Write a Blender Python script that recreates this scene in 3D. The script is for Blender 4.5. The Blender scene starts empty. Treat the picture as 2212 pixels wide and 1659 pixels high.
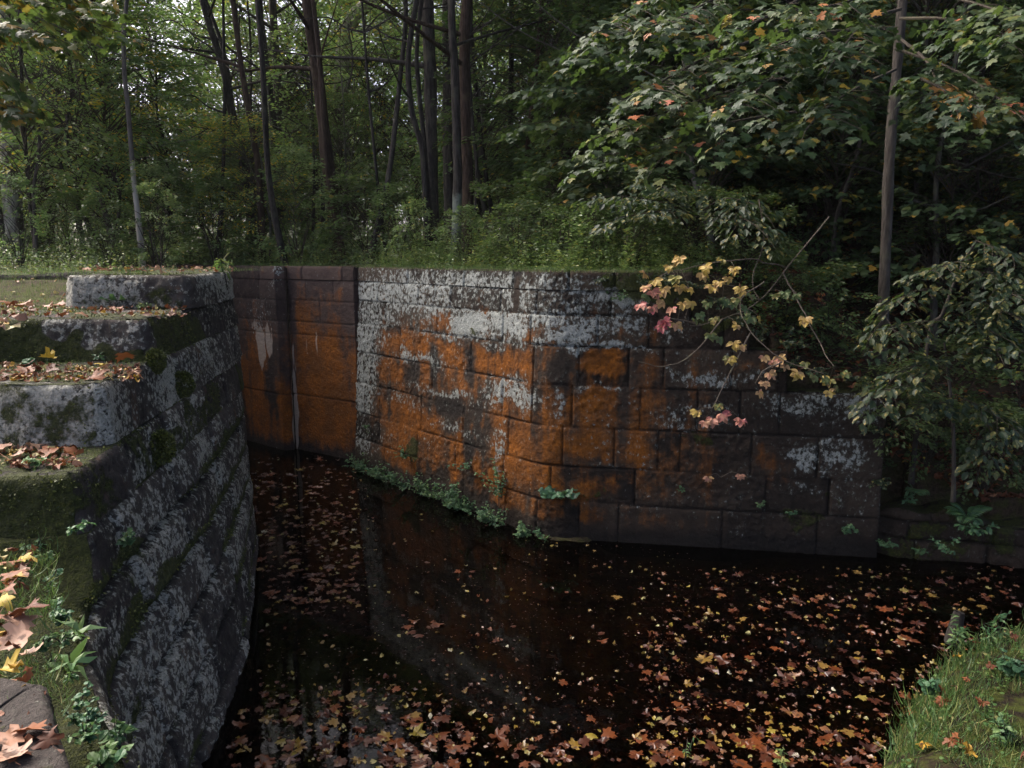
import bpy, math, random
import numpy as np
from mathutils import Vector
random.seed(7)
rng = np.random.default_rng(7)
sc = bpy.context.scene
COL = sc.collection
PI = math.pi
# ---------------------------------------------------------------- camera geometry
TH = math.radians(9.9)
F, CX, CY = 1597.0, 1106.0, 829.5
CAMZ = 1.75
CT, ST = math.cos(TH), math.sin(TH)
ZW = -2.35            # water level
ZT = 1.53             # top of the lock walls

def ray(px, py):
    xc = (px - CX) / F; yc = (CY - py) / F
    return np.array([xc, CT + yc * ST, -ST + yc * CT])
def at_z(px, py, z):
    d = ray(px, py); t = (z - CAMZ) / d[2]
    return np.array([d[0] * t, d[1] * t, z])
def at_y(px, py, Y):
    d = ray(px, py); t = Y / d[1]
    return np.array([d[0] * t, Y, CAMZ + d[2] * t])
def project(P):
    P = np.asarray(P, float); r = P - np.array([0, 0, CAMZ])
    dep = r[..., 1] * CT - r[..., 2] * ST
    dep = np.where(np.abs(dep) < 1e-4, 1e-4, dep)
    return CX + F * r[..., 0] / dep, CY - F * (r[..., 1] * ST + r[..., 2] * CT) / dep, dep

# ---------------------------------------------------------------- noise
def _h(i, j, k, seed):
    h = (i * 374761393 + j * 668265263 + k * 1442695041 + seed * 974634777) & 0xffffffff
    h = ((h ^ (h >> 13)) * 1274126177) & 0xffffffff
    h = h ^ (h >> 16)
    return (h & 0xffff) / 65535.0
def vnoise(P, seed=0):
    P = np.asarray(P, float)
    i = np.floor(P).astype(np.int64); f = P - i; u = f * f * (3 - 2 * f)
    out = 0
    for a in (0, 1):
        for b in (0, 1):
            for c in (0, 1):
                w = (u[..., 0] if a else 1 - u[..., 0]) * (u[..., 1] if b else 1 - u[..., 1]) * (u[..., 2] if c else 1 - u[..., 2])
                out = out + w * _h(i[..., 0] + a, i[..., 1] + b, i[..., 2] + c, seed)
    return out
def fbm(P, seed=0, o=4):
    P = np.asarray(P, float); r = 0; a = .5; t = 0
    for k in range(o):
        r = r + a * vnoise(P * 2 ** k, seed + k * 17); t += a; a *= .5
    return r / t
def sstep(a, b, x):
    t = np.clip((x - a) / (b - a), 0, 1); return t * t * (3 - 2 * t)

# ---------------------------------------------------------------- mesh builder
def mk(name, V, Fs, mats, parent=None, smooth=True, attrs=None, loc=None, link=True):
    """V (N,3); Fs: list of (array(M,k), material index)"""
    V = np.asarray(V, np.float32)
    me = bpy.data.meshes.new(name)
    me.vertices.add(len(V)); me.vertices.foreach_set('co', V.ravel())
    idx = np.concatenate([np.asarray(f, np.int32).ravel() for f, _ in Fs])
    starts = []; mi = []; base = 0
    for f, m in Fs:
        f = np.asarray(f); M, k = f.shape
        starts.append(base + np.arange(M) * k); base += M * k; mi.append(np.full(M, m, np.int32))
    starts = np.concatenate(starts).astype(np.int32); mi = np.concatenate(mi)
    me.loops.add(len(idx)); me.loops.foreach_set('vertex_index', idx)
    me.polygons.add(len(starts)); me.polygons.foreach_set('loop_start', starts)
    me.polygons.foreach_set('material_index', mi)
    me.update(calc_edges=True)
    me.polygons.foreach_set('use_smooth', np.full(len(starts), smooth, bool))
    for m in (mats if isinstance(mats, (list, tuple)) else [mats]): me.materials.append(m)
    for k, a in (attrs or {}).items():
        at = me.attributes.new(k, 'FLOAT', 'POINT'); at.data.foreach_set('value', np.asarray(a, np.float32))
    me.update()
    if not link: return me
    return ob(name, me, parent, loc)
def ob(name, me, parent=None, loc=None, rz=0.0, s=1.0):
    o = bpy.data.objects.new(name, me); COL.objects.link(o)
    if parent: o.parent = parent
    if loc is not None: o.location = [float(c) for c in loc]
    if rz: o.rotation_euler = (0, 0, rz)
    if s != 1.0: o.scale = (s, s, s) if not isinstance(s, tuple) else s
    return o
def tag(o, label=None, cat=None, group=None, kind=None):
    if label: o['label'] = label
    if cat: o['category'] = cat
    if group: o['group'] = group
    if kind: o['kind'] = kind
    return o
def thing(name, loc, label, cat, group=None, rz=0.0, kind=None):
    o = bpy.data.objects.new(name, None); COL.objects.link(o)
    o.empty_display_size = .1
    o.location = [float(c) for c in loc]; o.rotation_euler = (0, 0, rz)
    return tag(o, label, cat, group, kind)

class Acc:
    """collects vertices / faces / attributes of one mesh"""
    def __init__(s): s.V = []; s.F = {}; s.n = 0; s.T = []
    def add(s, V, Fc, mat=0, tint=0.5):
        V = np.asarray(V, float).reshape(-1, 3); Fc = np.asarray(Fc)
        s.F.setdefault((Fc.shape[1], mat), []).append(Fc + s.n)
        s.V.append(V); s.n += len(V)
        s.T.append(np.broadcast_to(np.asarray(tint, float), (len(V),)))
    def build(s, name, mats, parent=None, smooth=True, loc=None, link=True, extra=None):
        V = np.concatenate(s.V)
        if loc is not None and link: V = V - np.asarray(loc, float)
        Fs = [(np.concatenate(v), k[1]) for k, v in s.F.items()]
        at = {'tint': np.concatenate(s.T)}
        if extra: at.update(extra)
        return mk(name, V, Fs, mats, parent, smooth, at, None, link)

def unit(v): 
    v = np.asarray(v, float); return v / np.maximum(np.linalg.norm(v, axis=-1, keepdims=True), 1e-9)

def tube(acc, pts, radii, sides=7, mat=0, tint=.5, rough=0.0, seed=0):
    pts = np.asarray(pts, float); n = len(pts)
    radii = np.broadcast_to(np.asarray(radii, float), (n,))
    T = unit(np.gradient(pts, axis=0))
    up = np.array([.31, .95, .05]) if abs(T[0][2]) > .5 else np.array([0, 0, 1.])
    A = unit(np.cross(T, up)); B = np.cross(T, A)
    ang = np.arange(sides) * 2 * PI / sides
    ring = np.cos(ang)[None, :, None] * A[:, None] + np.sin(ang)[None, :, None] * B[:, None]
    r = radii[:, None, None]
    if rough:
        q = np.stack([np.broadcast_to(ang * 1.3, (n, sides)), np.broadcast_to(np.arange(n)[:, None] * .5, (n, sides)), np.full((n, sides), seed)], -1)
        r = r * (1 + rough * (vnoise(q, seed)[..., None] - .5))
    V = pts[:, None] + ring * r
    i = np.arange(n - 1)[:, None] * sides; j = np.arange(sides)[None]; k = (np.arange(sides) + 1)[None] % sides
    Fc = np.stack([i + j, i + k, i + sides + k, i + sides + j], -1).reshape(-1, 4)
    acc.add(V.reshape(-1, 3), Fc, mat, tint)
def smooth_path(P, m=8):
    P = np.asarray(P, float)
    if len(P) < 3: 
        t = np.linspace(0, 1, m)[:, None]; return P[0] * (1 - t) + P[-1] * t
    Q = np.vstack([2 * P[0] - P[1], P, 2 * P[-1] - P[-2]]); out = []
    for k in range(1, len(Q) - 2):
        p0, p1, p2, p3 = Q[k - 1:k + 3]
        for t in np.linspace(0, 1, m, endpoint=False):
            out.append(.5 * (2 * p1 + (p2 - p0) * t + (2 * p0 - 5 * p1 + 4 * p2 - p3) * t * t + (3 * p1 - p0 - 3 * p2 + p3) * t ** 3))
    out.append(P[-1]); return np.array(out)

# ---------------------------------------------------------------- leaf templates (length 1 along +y, normal +z)
def fan(right, centre, droop=.12, fold=.12):
    R = np.array(right, float); L = R[1:-1][::-1] * [-1, 1]
    O = np.vstack([R, L]); V = np.vstack([[centre], O])
    z = -droop * ((V[:, 0]) ** 2 + (V[:, 1] - centre[1]) ** 2) * 2 + fold * np.abs(V[:, 0])
    V3 = np.column_stack([V, z]); n = len(O)
    Fc = np.array([[0, 1 + k, 1 + (k + 1) % n] for k in range(n)])
    return V3, Fc
LEAF = {
 'tiny': (np.array([[0, 0, 0], [.3, .45, .07], [0, 1, -.08], [-.3, .45, .07]]), np.array([[0, 1, 2], [0, 2, 3]])),
 'oval': (np.array([[0, 0, 0], [.22, .2, .03], [.31, .5, .05], [.17, .8, .0], [0, 1, -.1], [-.17, .8, .0], [-.31, .5, .05], [-.22, .2, .03], [0, .5, -.02]]),
          np.array([[8, k, (k + 1) % 8] for k in range(8)])),
 'lance': (np.array([[0, 0, 0], [.11, .3, .03], [.1, .65, .0], [0, 1, -.16], [-.1, .65, .0], [-.11, .3, .03], [0, .5, -.02]]),
          np.array([[6, k, (k + 1) % 6] for k in range(6)])),
 'maple': fan([(0, 0), (.2, -.08), (.44, -.1), (.37, .1), (.66, .2), (.72, .44), (.47, .42), (.31, .5), (.36, .74), (.15, .74), (0, 1.02)], (0, .32)),
 'maple_s': fan([(0, 0), (.42, -.08), (.35, .13), (.7, .4), (.32, .48), (.32, .74), (0, 1)], (0, .34)),
 'blade': (np.array([[-.02, 0, 0], [.02, 0, 0], [-.02, .4, .08], [.02, .4, .08], [-.013, .75, .03], [.013, .75, .03], [0, 1, -.2]]), np.array([[0, 1, 3], [0, 3, 2], [2, 3, 5], [2, 5, 4], [4, 5, 6]])),
 'round': fan([(0, .08), (.25, 0), (.5, .2), (.52, .55), (.3, .88), (0, .95)], (0, .35), .2, .05),
}
_m, _f = LEAF['maple']; _o = _m[1:]; _n = len(_o); _mid = _m[0] + (_o - _m[0]) * .5; _mid[:, 2] = _m[0, 2] + .3 * (_o[:, 2] - _m[0, 2])
LEAF['maple_hi'] = (np.vstack([_m[:1], _mid, _o]), np.array([[0, 1 + k, 1 + (k + 1) % _n] for k in range(_n)] + [[1 + k, 1 + _n + k, 1 + _n + (k + 1) % _n] for k in range(_n)] + [[1 + k, 1 + _n + (k + 1) % _n, 1 + (k + 1) % _n] for k in range(_n)]))
def add_leaves(acc, tpl, pos, d, nrm, size, tint, mat=0, curl=0.0, warp=None):
    V, Fc = LEAF[tpl]
    pos = np.asarray(pos, float); N = len(pos)
    if N == 0: return
    d = unit(d); nrm = np.asarray(nrm, float)
    x = unit(np.cross(d, nrm)); z = np.cross(x, d)
    size = np.broadcast_to(np.asarray(size, float), (N,))
    W = np.broadcast_to(V, (N,) + V.shape).copy()
    if curl:
        c = curl * rng.normal(size=(N, 1))
        W[..., 2] += c * (W[..., 0] ** 2) * 1.5 + curl * rng.normal(size=(N, 1)) * (W[..., 1] - .4) ** 2 + curl * .3 * rng.normal(size=W.shape[:2])
    P = pos[:, None] + size[:, None, None] * (W[..., 0:1] * x[:, None] + W[..., 1:2] * d[:, None] + W[..., 2:3] * z[:, None])
    k = V.shape[0]
    FF = (Fc[None] + (np.arange(N) * k)[:, None, None]).reshape(-1, 3)
    tint = np.broadcast_to(np.asarray(tint, float), (N,))
    acc.add(P.reshape(-1, 3), FF, mat, np.repeat(tint, k))
# ---------------------------------------------------------------- materials
class NT:
    def __init__(s, name):
        s.m = bpy.data.materials.new(name); s.m.use_nodes = True
        s.t = s.m.node_tree; s.t.nodes.clear()
        s.out = s.t.nodes.new('ShaderNodeOutputMaterial')
    def n(s, typ, **k):
        nd = s.t.nodes.new(typ)
        for a, v in k.items(): setattr(nd, a, v)
        return nd
    def put(s, sock, v):
        if isinstance(v, bpy.types.NodeSocket): s.t.links.new(v, sock)
        elif v is not None:
            if sock.type == 'RGBA' and len(v) == 3: v = (*v, 1)
            sock.default_value = v
    def math(s, op, a, b=None, c=None, clamp=False):
        nd = s.n('ShaderNodeMath', operation=op, use_clamp=clamp)
        s.put(nd.inputs[0], a)
        if b is not None: s.put(nd.inputs[1], b)
        if c is not None: s.put(nd.inputs[2], c)
        return nd.outputs[0]
    def mix(s, f, a, b, mode='MIX'):
        nd = s.n('ShaderNodeMix', data_type='RGBA', blend_type=mode)
        s.put(nd.inputs[0], f); s.put(nd.inputs[6], a); s.put(nd.inputs[7], b)
        return nd.outputs[2]
    def noise(s, scale, detail=4, vec=None, rough=.55, dist=0.0):
        nd = s.n('ShaderNodeTexNoise'); nd.inputs['Scale'].default_value = scale
        nd.inputs['Detail'].default_value = detail; nd.inputs['Roughness'].default_value = rough
        nd.inputs['Distortion'].default_value = dist
        if vec is not None: s.put(nd.inputs['Vector'], vec)
        return nd.outputs[0]
    def voro(s, scale, vec=None, out=0):
        nd = s.n('ShaderNodeTexVoronoi'); nd.inputs['Scale'].default_value = scale
        if vec is not None: s.put(nd.inputs['Vector'], vec)
        return nd.outputs[out]
    def attr(s, name): 
        nd = s.n('ShaderNodeAttribute', attribute_name=name); return nd.outputs['Fac']
    def pos(s): return s.n('ShaderNodeNewGeometry').outputs['Position']
    def scaled(s, v, sx, sy, sz):
        nd = s.n('ShaderNodeMapping'); s.put(nd.inputs['Vector'], v); nd.inputs['Scale'].default_value = (sx, sy, sz); return nd.outputs[0]
    def ss(s, a, b, x):
        nd = s.n('ShaderNodeMapRange', interpolation_type='SMOOTHSTEP'); s.put(nd.inputs[0], x)
        nd.inputs[1].default_value = a; nd.inputs[2].default_value = b; return nd.outputs[0]
    def ramp(s, fac, stops, interp='LINEAR'):
        nd = s.n('ShaderNodeValToRGB'); cr = nd.color_ramp; cr.interpolation = interp
        while len(cr.elements) > 1: cr.elements.remove(cr.elements[-1])
        cr.elements[0].position = stops[0][0]; cr.elements[0].color = (*stops[0][1], 1)
        for p, c in stops[1:]:
            e = cr.elements.new(p); e.color = (*c, 1)
        s.put(nd.inputs[0], fac); return nd.outputs[0]
    def bump(s, h, strength=.5, dist=.02):
        nd = s.n('ShaderNodeBump'); nd.inputs['Strength'].default_value = strength; nd.inputs['Distance'].default_value = dist
        s.put(nd.inputs['Height'], h); return nd.outputs[0]
    def pbr(s, col, rough=.8, normal=None, spec=.3, **k):
        nd = s.n('ShaderNodeBsdfPrincipled'); s.put(nd.inputs['Base Color'], col); s.put(nd.inputs['Roughness'], rough)
        nd.inputs['Specular IOR Level'].default_value = spec
        if normal is not None: s.put(nd.inputs['Normal'], normal)
        for a, v in k.items(): s.put(nd.inputs[a], v)
        return nd.outputs[0]
    def done(s, sh): s.t.links.new(sh, s.out.inputs[0]); return s.m

def leaf_mat(name, stops, trans=.3, vary=.35, spots=None, rough=.5, spec=.35, objvar=True):
    m = NT(name); t = m.attr('tint')
    col = m.ramp(t, stops)
    if spots:
        n = m.noise(spots[1], 3, m.pos()); col = m.mix(m.ss(.56, .68, n), col, spots[0])
    n2 = m.noise(1.3, 2, m.pos())
    v = m.math('MULTIPLY_ADD', n2, vary * 1.6, 1 - vary * .8)
    if objvar:
        r = m.n('ShaderNodeObjectInfo').outputs['Random']
        v = m.math('MULTIPLY', v, m.math('MULTIPLY_ADD', r, vary, 1 - vary / 2))
    h = m.n('ShaderNodeHueSaturation'); m.put(h.inputs['Value'], v); m.put(h.inputs['Color'], col)
    if objvar: m.put(h.inputs['Hue'], m.math('MULTIPLY_ADD', r, -.05, .52))
    col = h.outputs[0]
    a = m.pbr(col, rough, spec=spec)
    tr = m.n('ShaderNodeBsdfTranslucent'); m.put(tr.inputs[0], m.mix(.35, col, (.22, .36, .06), 'MIX') if trans > .2 else col)
    mx = m.n('ShaderNodeMixShader'); mx.inputs[0].default_value = trans
    m.t.links.new(a, mx.inputs[1]); m.t.links.new(tr.outputs[0], mx.inputs[2])
    return m.done(mx.outputs[0])

G = lambda *c: c
M = {}
# background foliage: dark green to olive, few yellow
M['far_leaf'] = leaf_mat('far_foliage', [(0, (0.0731, 0.13, 0.0488)), (.45, (0.13, 0.22, 0.065)), (.8, (0.211, 0.293, 0.0731)), (.93, (0.39, 0.357, 0.065)), (1, (0.683, 0.439, 0.065))], .52, rough=.38, spec=.6)
M['pale_leaf'] = leaf_mat('pale_foliage', [(0, (0.117, 0.187, 0.078)), (.5, (0.187, 0.281, 0.109)), (.85, (0.296, 0.359, 0.117)), (.95, (0.499, 0.39, 0.0936)), (1, (0.749, 0.468, 0.078))], .52, rough=.38, spec=.6)
M['yellow_leaf'] = leaf_mat('turning_foliage', [(0, (0.0897, 0.164, 0.0448)), (.5, (0.209, 0.269, 0.0448)), (.75, (0.478, 0.389, 0.0448)), (1, (0.75, 0.419, 0.0448))], .45)
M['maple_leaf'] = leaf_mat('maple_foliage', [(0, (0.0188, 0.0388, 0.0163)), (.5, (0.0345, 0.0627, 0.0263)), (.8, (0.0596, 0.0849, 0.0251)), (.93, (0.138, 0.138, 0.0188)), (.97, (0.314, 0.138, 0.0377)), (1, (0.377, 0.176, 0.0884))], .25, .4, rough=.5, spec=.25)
M['corner_leaf'] = leaf_mat('corner_foliage', [(0, (.03, .055, .02)), (.5, (.06, .095, .025)), (.75, (.13, .13, .025)), (1, (.36, .2, .03))], .22, objvar=False)
M['dark_leaf'] = leaf_mat('shade_foliage', [(0, (0.0385, 0.0682, 0.0286)), (.6, (0.066, 0.11, 0.0396)), (.9, (0.116, 0.143, 0.033)), (1, (0.33, 0.253, 0.0385))], .36)
M['hill_leaf'] = leaf_mat('hill_foliage', [(0, (0.027, 0.0558, 0.0252)), (.6, (0.0495, 0.09, 0.036)), (.86, (0.09, 0.117, 0.027)), (.92, (0.27, 0.216, 0.027)), (1, (0.36, 0.252, 0.036))], .3)
M['herb'] = leaf_mat('herb_leaf', [(0, (0.0644, 0.114, 0.0372)), (.5, (0.114, 0.179, 0.0572)), (.85, (0.186, 0.243, 0.0644)), (1, (0.358, 0.343, 0.0858))], .35, objvar=False, rough=.38, spec=.6)
M['grass'] = leaf_mat('grass_blade', [(0, (.035, .075, .024)), (.5, (.065, .135, .036)), (.85, (.13, .19, .05)), (1, (.28, .25, .1))], .28, objvar=False)
M['plant'] = leaf_mat('plant_leaf', [(0, (.04, .1, .05)), (.5, (.07, .16, .065)), (.9, (.13, .21, .065)), (1, (.27, .27, .06))], .25, .2, spec=.4)
M['creeper'] = leaf_mat('creeper_leaf', [(0, (.06, .11, .05)), (.25, (.13, .17, .06)), (.45, (.42, .3, .07)), (.6, (.48, .3, .15)), (.75, (.48, .22, .15)), (.88, (.42, .13, .13)), (1, (.3, .05, .07))], .2, .2, spots=((.2, .12, .06), 22), objvar=False)
M['sapling'] = leaf_mat('sapling_leaf', [(0, (0.0149, 0.0334, 0.0186)), (.6, (0.0246, 0.0446, 0.0223)), (.85, (0.0446, 0.0595, 0.0167)), (1, (0.119, 0.108, 0.0242))], .25, .2, spots=((.25, .22, .06), 16))
# fallen leaves: tint picks the colour
M['litter'] = leaf_mat('fallen_leaf', [(0, (0.0702, 0.0218, 0.0109)), (.2, (0.133, 0.0429, 0.0156)), (.4, (0.234, 0.078, 0.0234)), (.52, (0.281, 0.133, 0.0702)), (.64, (0.359, 0.218, 0.156)), (.74, (0.343, 0.195, 0.0234)), (.84, (0.39, 0.281, 0.039)), (.93, (0.429, 0.374, 0.172)), (.97, (0.156, 0.172, 0.039)), (1, (0.468, 0.429, 0.281))], .12, .3, spots=((.1, .05, .03), 18), rough=.6, objvar=False)

_lw = [(0, (.035, .009, .005)), (.2, (.07, .018, .006)), (.4, (.16, .044, .01)), (.52, (.15, .065, .026)), (.64, (.19, .105, .07)), (.74, (.17, .1, .014)), (.84, (.2, .15, .022)), (.93, (.24, .21, .08)), (.97, (.08, .09, .02)), (1, (.4, .36, .26))]
M['wet_litter'] = leaf_mat('wet_fallen_leaf', _lw, .1, .5, spots=((.05, .025, .015), 20), rough=.38, spec=.45, objvar=False)

def bark_mat(name, c0, c1, scale=1.0, spot=None, foot=None):
    m = NT(name); p = m.n('ShaderNodeTexCoord').outputs['Object']
    v = m.scaled(p, 9 * scale, 9 * scale, 1.6 * scale)
    n = m.noise(2.2, 6, v, .65); n2 = m.noise(3.5, 3, p)
    col = m.mix(m.ss(.3, .7, n), c0, c1)
    col = m.mix(m.math('MULTIPLY', m.ss(.52, .72, n2), .6), col, (c1[0] * 1.2, c1[1] * 1.35, c1[2] * 1.05))
    if spot: col = m.mix(m.ss(.5, .56, m.noise(2.2, 4, m.scaled(p, 1, 1, .5))), col, spot)
    if foot: col = m.mix(m.ss(foot[1] - .1, foot[1] + .1, m.math('ADD', m.n('ShaderNodeSeparateXYZ').outputs[2] if 0 else _z(m, p), m.math('MULTIPLY', m.math('SUBTRACT', n2, .5), 1.2))), foot[0], col)
    return m.done(m.pbr(col, .9, m.bump(n, .9, .04), .2))
def _z(m, p):
    s = m.n('ShaderNodeSeparateXYZ'); m.put(s.inputs[0], p); return s.outputs[2]
M['bark'] = bark_mat('dark_bark', (.035, .03, .025), (.1, .086, .072))
M['bark_black'] = bark_mat('black_bark', (.02, .017, .015), (.062, .054, .046))
M['bark_red'] = bark_mat('reddish_bark', (.028, .018, .013), (.075, .05, .037), 1.3)
M['bark_grey'] = bark_mat('grey_bark', (.06, .055, .047), (.15, .14, .12))
M['bark_pale'] = bark_mat('sycamore_bark', (.13, .11, .09), (.42, .39, .34), .5, (.09, .075, .06))
M['bark_white'] = bark_mat('bare_white_wood', (.07, .06, .05), (.16, .14, .12), .7, None, ((.42, .38, .32), 2.2))
M['bark_lichen'] = bark_mat('lichened_bark', (.02, .017, .014), (.06, .052, .045), 1, None, ((.16, .18, .15), 1.5))
M['twig'] = bark_mat('twig_bark', (.03, .025, .02), (.08, .065, .05), 2)
M['stem'] = bark_mat('vine_stem', (.09, .07, .055), (.17, .14, .11), 2)

def stone_mat(name, base=((.013, .009, .0062), (.06, .042, .028)), lich=(.48, .5, .46), lich_scale=26, streak=.5, JT=.6):
    m = NT(name); p = m.pos()
    blk = m.attr('blk'); lic = m.attr('lichen'); ora = m.attr('orange'); mos = m.attr('moss'); wht = m.attr('white'); drk = m.attr('dark'); jt = m.attr('joint')
    n1 = m.noise(2.3, 6, p, .6); n2 = m.noise(7, 7, p, .68); n3 = m.noise(lich_scale, 6, m.scaled(p, 1, 1, 1 - streak * .55), .7)
    st = m.noise(4.5, 4, m.scaled(p, 1, 1, .12), .6)
    col = m.mix(m.ss(.3, .72, m.math('MULTIPLY_ADD', blk, .3, m.math('MULTIPLY', n2, .85))), base[0], base[1])
    col = m.mix(m.math('MULTIPLY', m.ss(.45, .7, n1), .55), col, (base[1][0] * .5, base[1][1] * .46, base[1][2] * .5))
    # orange algae
    f = m.math('ADD', ora, m.math('MULTIPLY', m.math('SUBTRACT', n2, .5), 1.3))
    f = m.math('ADD', f, m.math('MULTIPLY', m.math('SUBTRACT', st, .5), 1.7))
    f = m.math('ADD', f, m.math('MULTIPLY', m.math('SUBTRACT', blk, .55), .12))
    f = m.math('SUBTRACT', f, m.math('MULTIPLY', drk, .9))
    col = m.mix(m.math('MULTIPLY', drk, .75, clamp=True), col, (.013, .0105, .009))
    of = m.ss(.12, .95, f)
    oc = m.ramp(n3, [(.25, (.07, .023, .004)), (.5, (.25, .078, .006)), (.75, (.46, .155, .009))])
    oc = m.mix(m.math('MULTIPLY', m.ss(.42, .62, n1), .55), oc, (.09, .034, .008))
    col = m.mix(m.math('MULTIPLY', of, .93), col, oc)
    # white drips
    wf = m.ss(.52, .66, m.math('ADD', wht, m.math('MULTIPLY', m.math('SUBTRACT', m.noise(9, 4, m.scaled(p, 1, 1, .1), .6), .5), 1.0)))
    col = m.mix(m.math('MULTIPLY', wf, .8), col, (.5, .42, .34))
    # joints keep dirt
    col = m.mix(m.math('MULTIPLY', jt, JT), col, (.014, .012, .01))
    # moss
    mf = m.ss(.45, .62, m.math('ADD', mos, m.math('MULTIPLY', m.math('SUBTRACT', n2, .5), 1.3)))
    mc = m.ramp(m.noise(34, 5, p, .7), [(.3, (.018, .023, .007)), (.55, (.048, .058, .012)), (.75, (.13, .135, .025))])
    # lichen crust
    lf = m.math('ADD', lic, m.math('MULTIPLY', m.math('SUBTRACT', n3, .5), 2.1))
    lf = m.math('ADD', lf, m.math('MULTIPLY', m.math('SUBTRACT', n2, .5), .9))
    vo = m.voro(13, m.mix(.08, p, m.noise(6, 2, p)) if 0 else p)
    lf = m.math('ADD', lf, m.math('MULTIPLY', m.math('SUBTRACT', .42, vo), .55))
    film = m.ss(.22, .62, lf); lf = m.ss(.48, .62, lf)
    col = m.mix(m.math('MULTIPLY', film, .62), col, (lich[0] * .26, lich[1] * .27, lich[2] * .25))
    lc = m.mix(m.ss(.3, .7, m.noise(48, 4, p, .7)), (lich[0] * .42, lich[1] * .44, lich[2] * .42), lich)
    col = m.mix(m.math('MULTIPLY', lf, .9), col, lc)
    col = m.mix(m.math('MULTIPLY', mf, .95), col, mc)
    h = m.math('ADD', m.math('MULTIPLY', n2, 1.0), m.math('MULTIPLY', n3, .5))
    h = m.math('ADD', h, m.math('MULTIPLY', lf, .12))
    h = m.math('ADD', h, m.math('MULTIPLY', m.math('MULTIPLY', mf, m.noise(70, 3, p)), .9))
    return m.done(m.pbr(col, .88, m.bump(h, 1.0, .045), .25))
M['stone'] = stone_mat('lock_stone')
M['stone_near'] = stone_mat('pier_stone', ((.014, .012, .011), (.06, .05, .044)), (.45, .435, .375), 24, .0, 1.0)
M['stone_smooth'] = stone_mat('dressed_stone', ((.024, .016, .0135), (.078, .052, .043)), (.48, .5, .46), 30, .3)

def soil_mat(name, a, b, c, mossc=(.05, .06, .012)):
    m = NT(name); p = m.pos(); n = m.noise(1.7, 6, p, .6); n2 = m.noise(23, 5, p, .65)
    col = m.mix(m.ss(.35, .65, n2), a, b)
    col = m.mix(m.ss(.55, .7, n), col, c)
    col = m.mix(m.math('MULTIPLY', m.attr('moss'), m.ss(.4, .6, m.noise(5, 5, p))), col, mossc)
    return m.done(m.pbr(col, .95, m.bump(n2, .8, .04), .15))
M['soil'] = soil_mat('forest_soil', (.022, .016, .011), (.06, .04, .026), (.035, .04, .015))
M['bed'] = soil_mat('pond_mud', (.01, .008, .006), (.03, .02, .012), (.018, .012, .008))
M['moss'] = leaf_mat('moss_clump', [(0, (.035, .045, .012)), (.6, (.08, .095, .018)), (1, (.18, .19, .035))], .1, objvar=False)

def water_mat():
    m = NT('pond_water'); p = m.pos()
    b = m.bump(m.noise(2.6, 4, p), .035, .05)
    fr = m.n('ShaderNodeFresnel'); fr.inputs[0].default_value = 1.28; m.put(fr.inputs['Normal'], b)
    tr = m.n('ShaderNodeBsdfTransparent'); tr.inputs[0].default_value = (.15, .1, .06, 1)
    gl = m.n('ShaderNodeBsdfGlossy'); gl.inputs['Roughness'].default_value = .03; m.put(gl.inputs['Normal'], b)
    mx = m.n('ShaderNodeMixShader'); m.t.links.new(fr.outputs[0], mx.inputs[0])
    m.t.links.new(tr.outputs[0], mx.inputs[1]); m.t.links.new(gl.outputs[0], mx.inputs[2])
    return m.done(mx.outputs[0])
M['water'] = water_mat()
# ---------------------------------------------------------------- masonry
def resample(P, ds, corner=.05):
    P = np.asarray(P, float); L = np.r_[0, np.cumsum(np.linalg.norm(np.diff(P, axis=0), axis=1))]
    s = np.linspace(0, L[-1], max(3, int(L[-1] / ds) + 1))
    XY = np.column_stack([np.interp(s, L, P[:, 0]), np.interp(s, L, P[:, 1])])
    k = max(1, int(corner / ds))
    A = np.array([[np.interp(np.clip(q, 0, L[-1]), L, P[:, c]) for c in (0, 1)] for q in s + corner])
    B = np.array([[np.interp(np.clip(q, 0, L[-1]), L, P[:, c]) for c in (0, 1)] for q in s - corner])
    T = unit(A - B); N = np.column_stack([T[:, 1], -T[:, 0]])
    return XY, s, N
class Wall:
    """a curved, battered face: position(s, z) = path(s) + normal * batter * (zref - z)"""
    def __init__(w, P, zref, batter, ds=.022, corner=.05):
        w.XY, w.s, w.N = resample(P, ds, corner); w.zref = zref; w.b = np.full(len(w.s), batter, float)
        w.cache = None
    def at(w, i, z, off=0.0):
        k = (w.b[i] * (w.zref - z) + off)
        return np.column_stack([w.XY[i] + w.N[i] * np.asarray(k)[..., None], z])
    def hit(w, px, py):
        if w.cache is None:
            zz = np.arange(-2.7, 1.9, .02); I = np.arange(0, len(w.s), 2)
            ii, kk = np.meshgrid(I, np.arange(len(zz)), indexing='ij')
            P = w.at(ii.ravel(), zz[kk.ravel()]); u, v, dep = project(P)
            w.cache = (u, v, dep, w.s[ii.ravel()], zz[kk.ravel()])
        u, v, dep, s, z = w.cache
        q = np.where(dep > .3, (u - px) ** 2 + (v - py) ** 2, 1e12); k = int(np.argmin(q))
        d = np.abs(z - z[k]) < .03; d &= np.abs(s - s[k]) < .25
        a = np.polyfit(s[d], u[d], 1)[0] if d.sum() > 3 else F / dep[k]
        return s[k], z[k], dep[k] / F, 1 / max(25, abs(a))   # s, z, metres per px (vertical), metres of s per px
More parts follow.
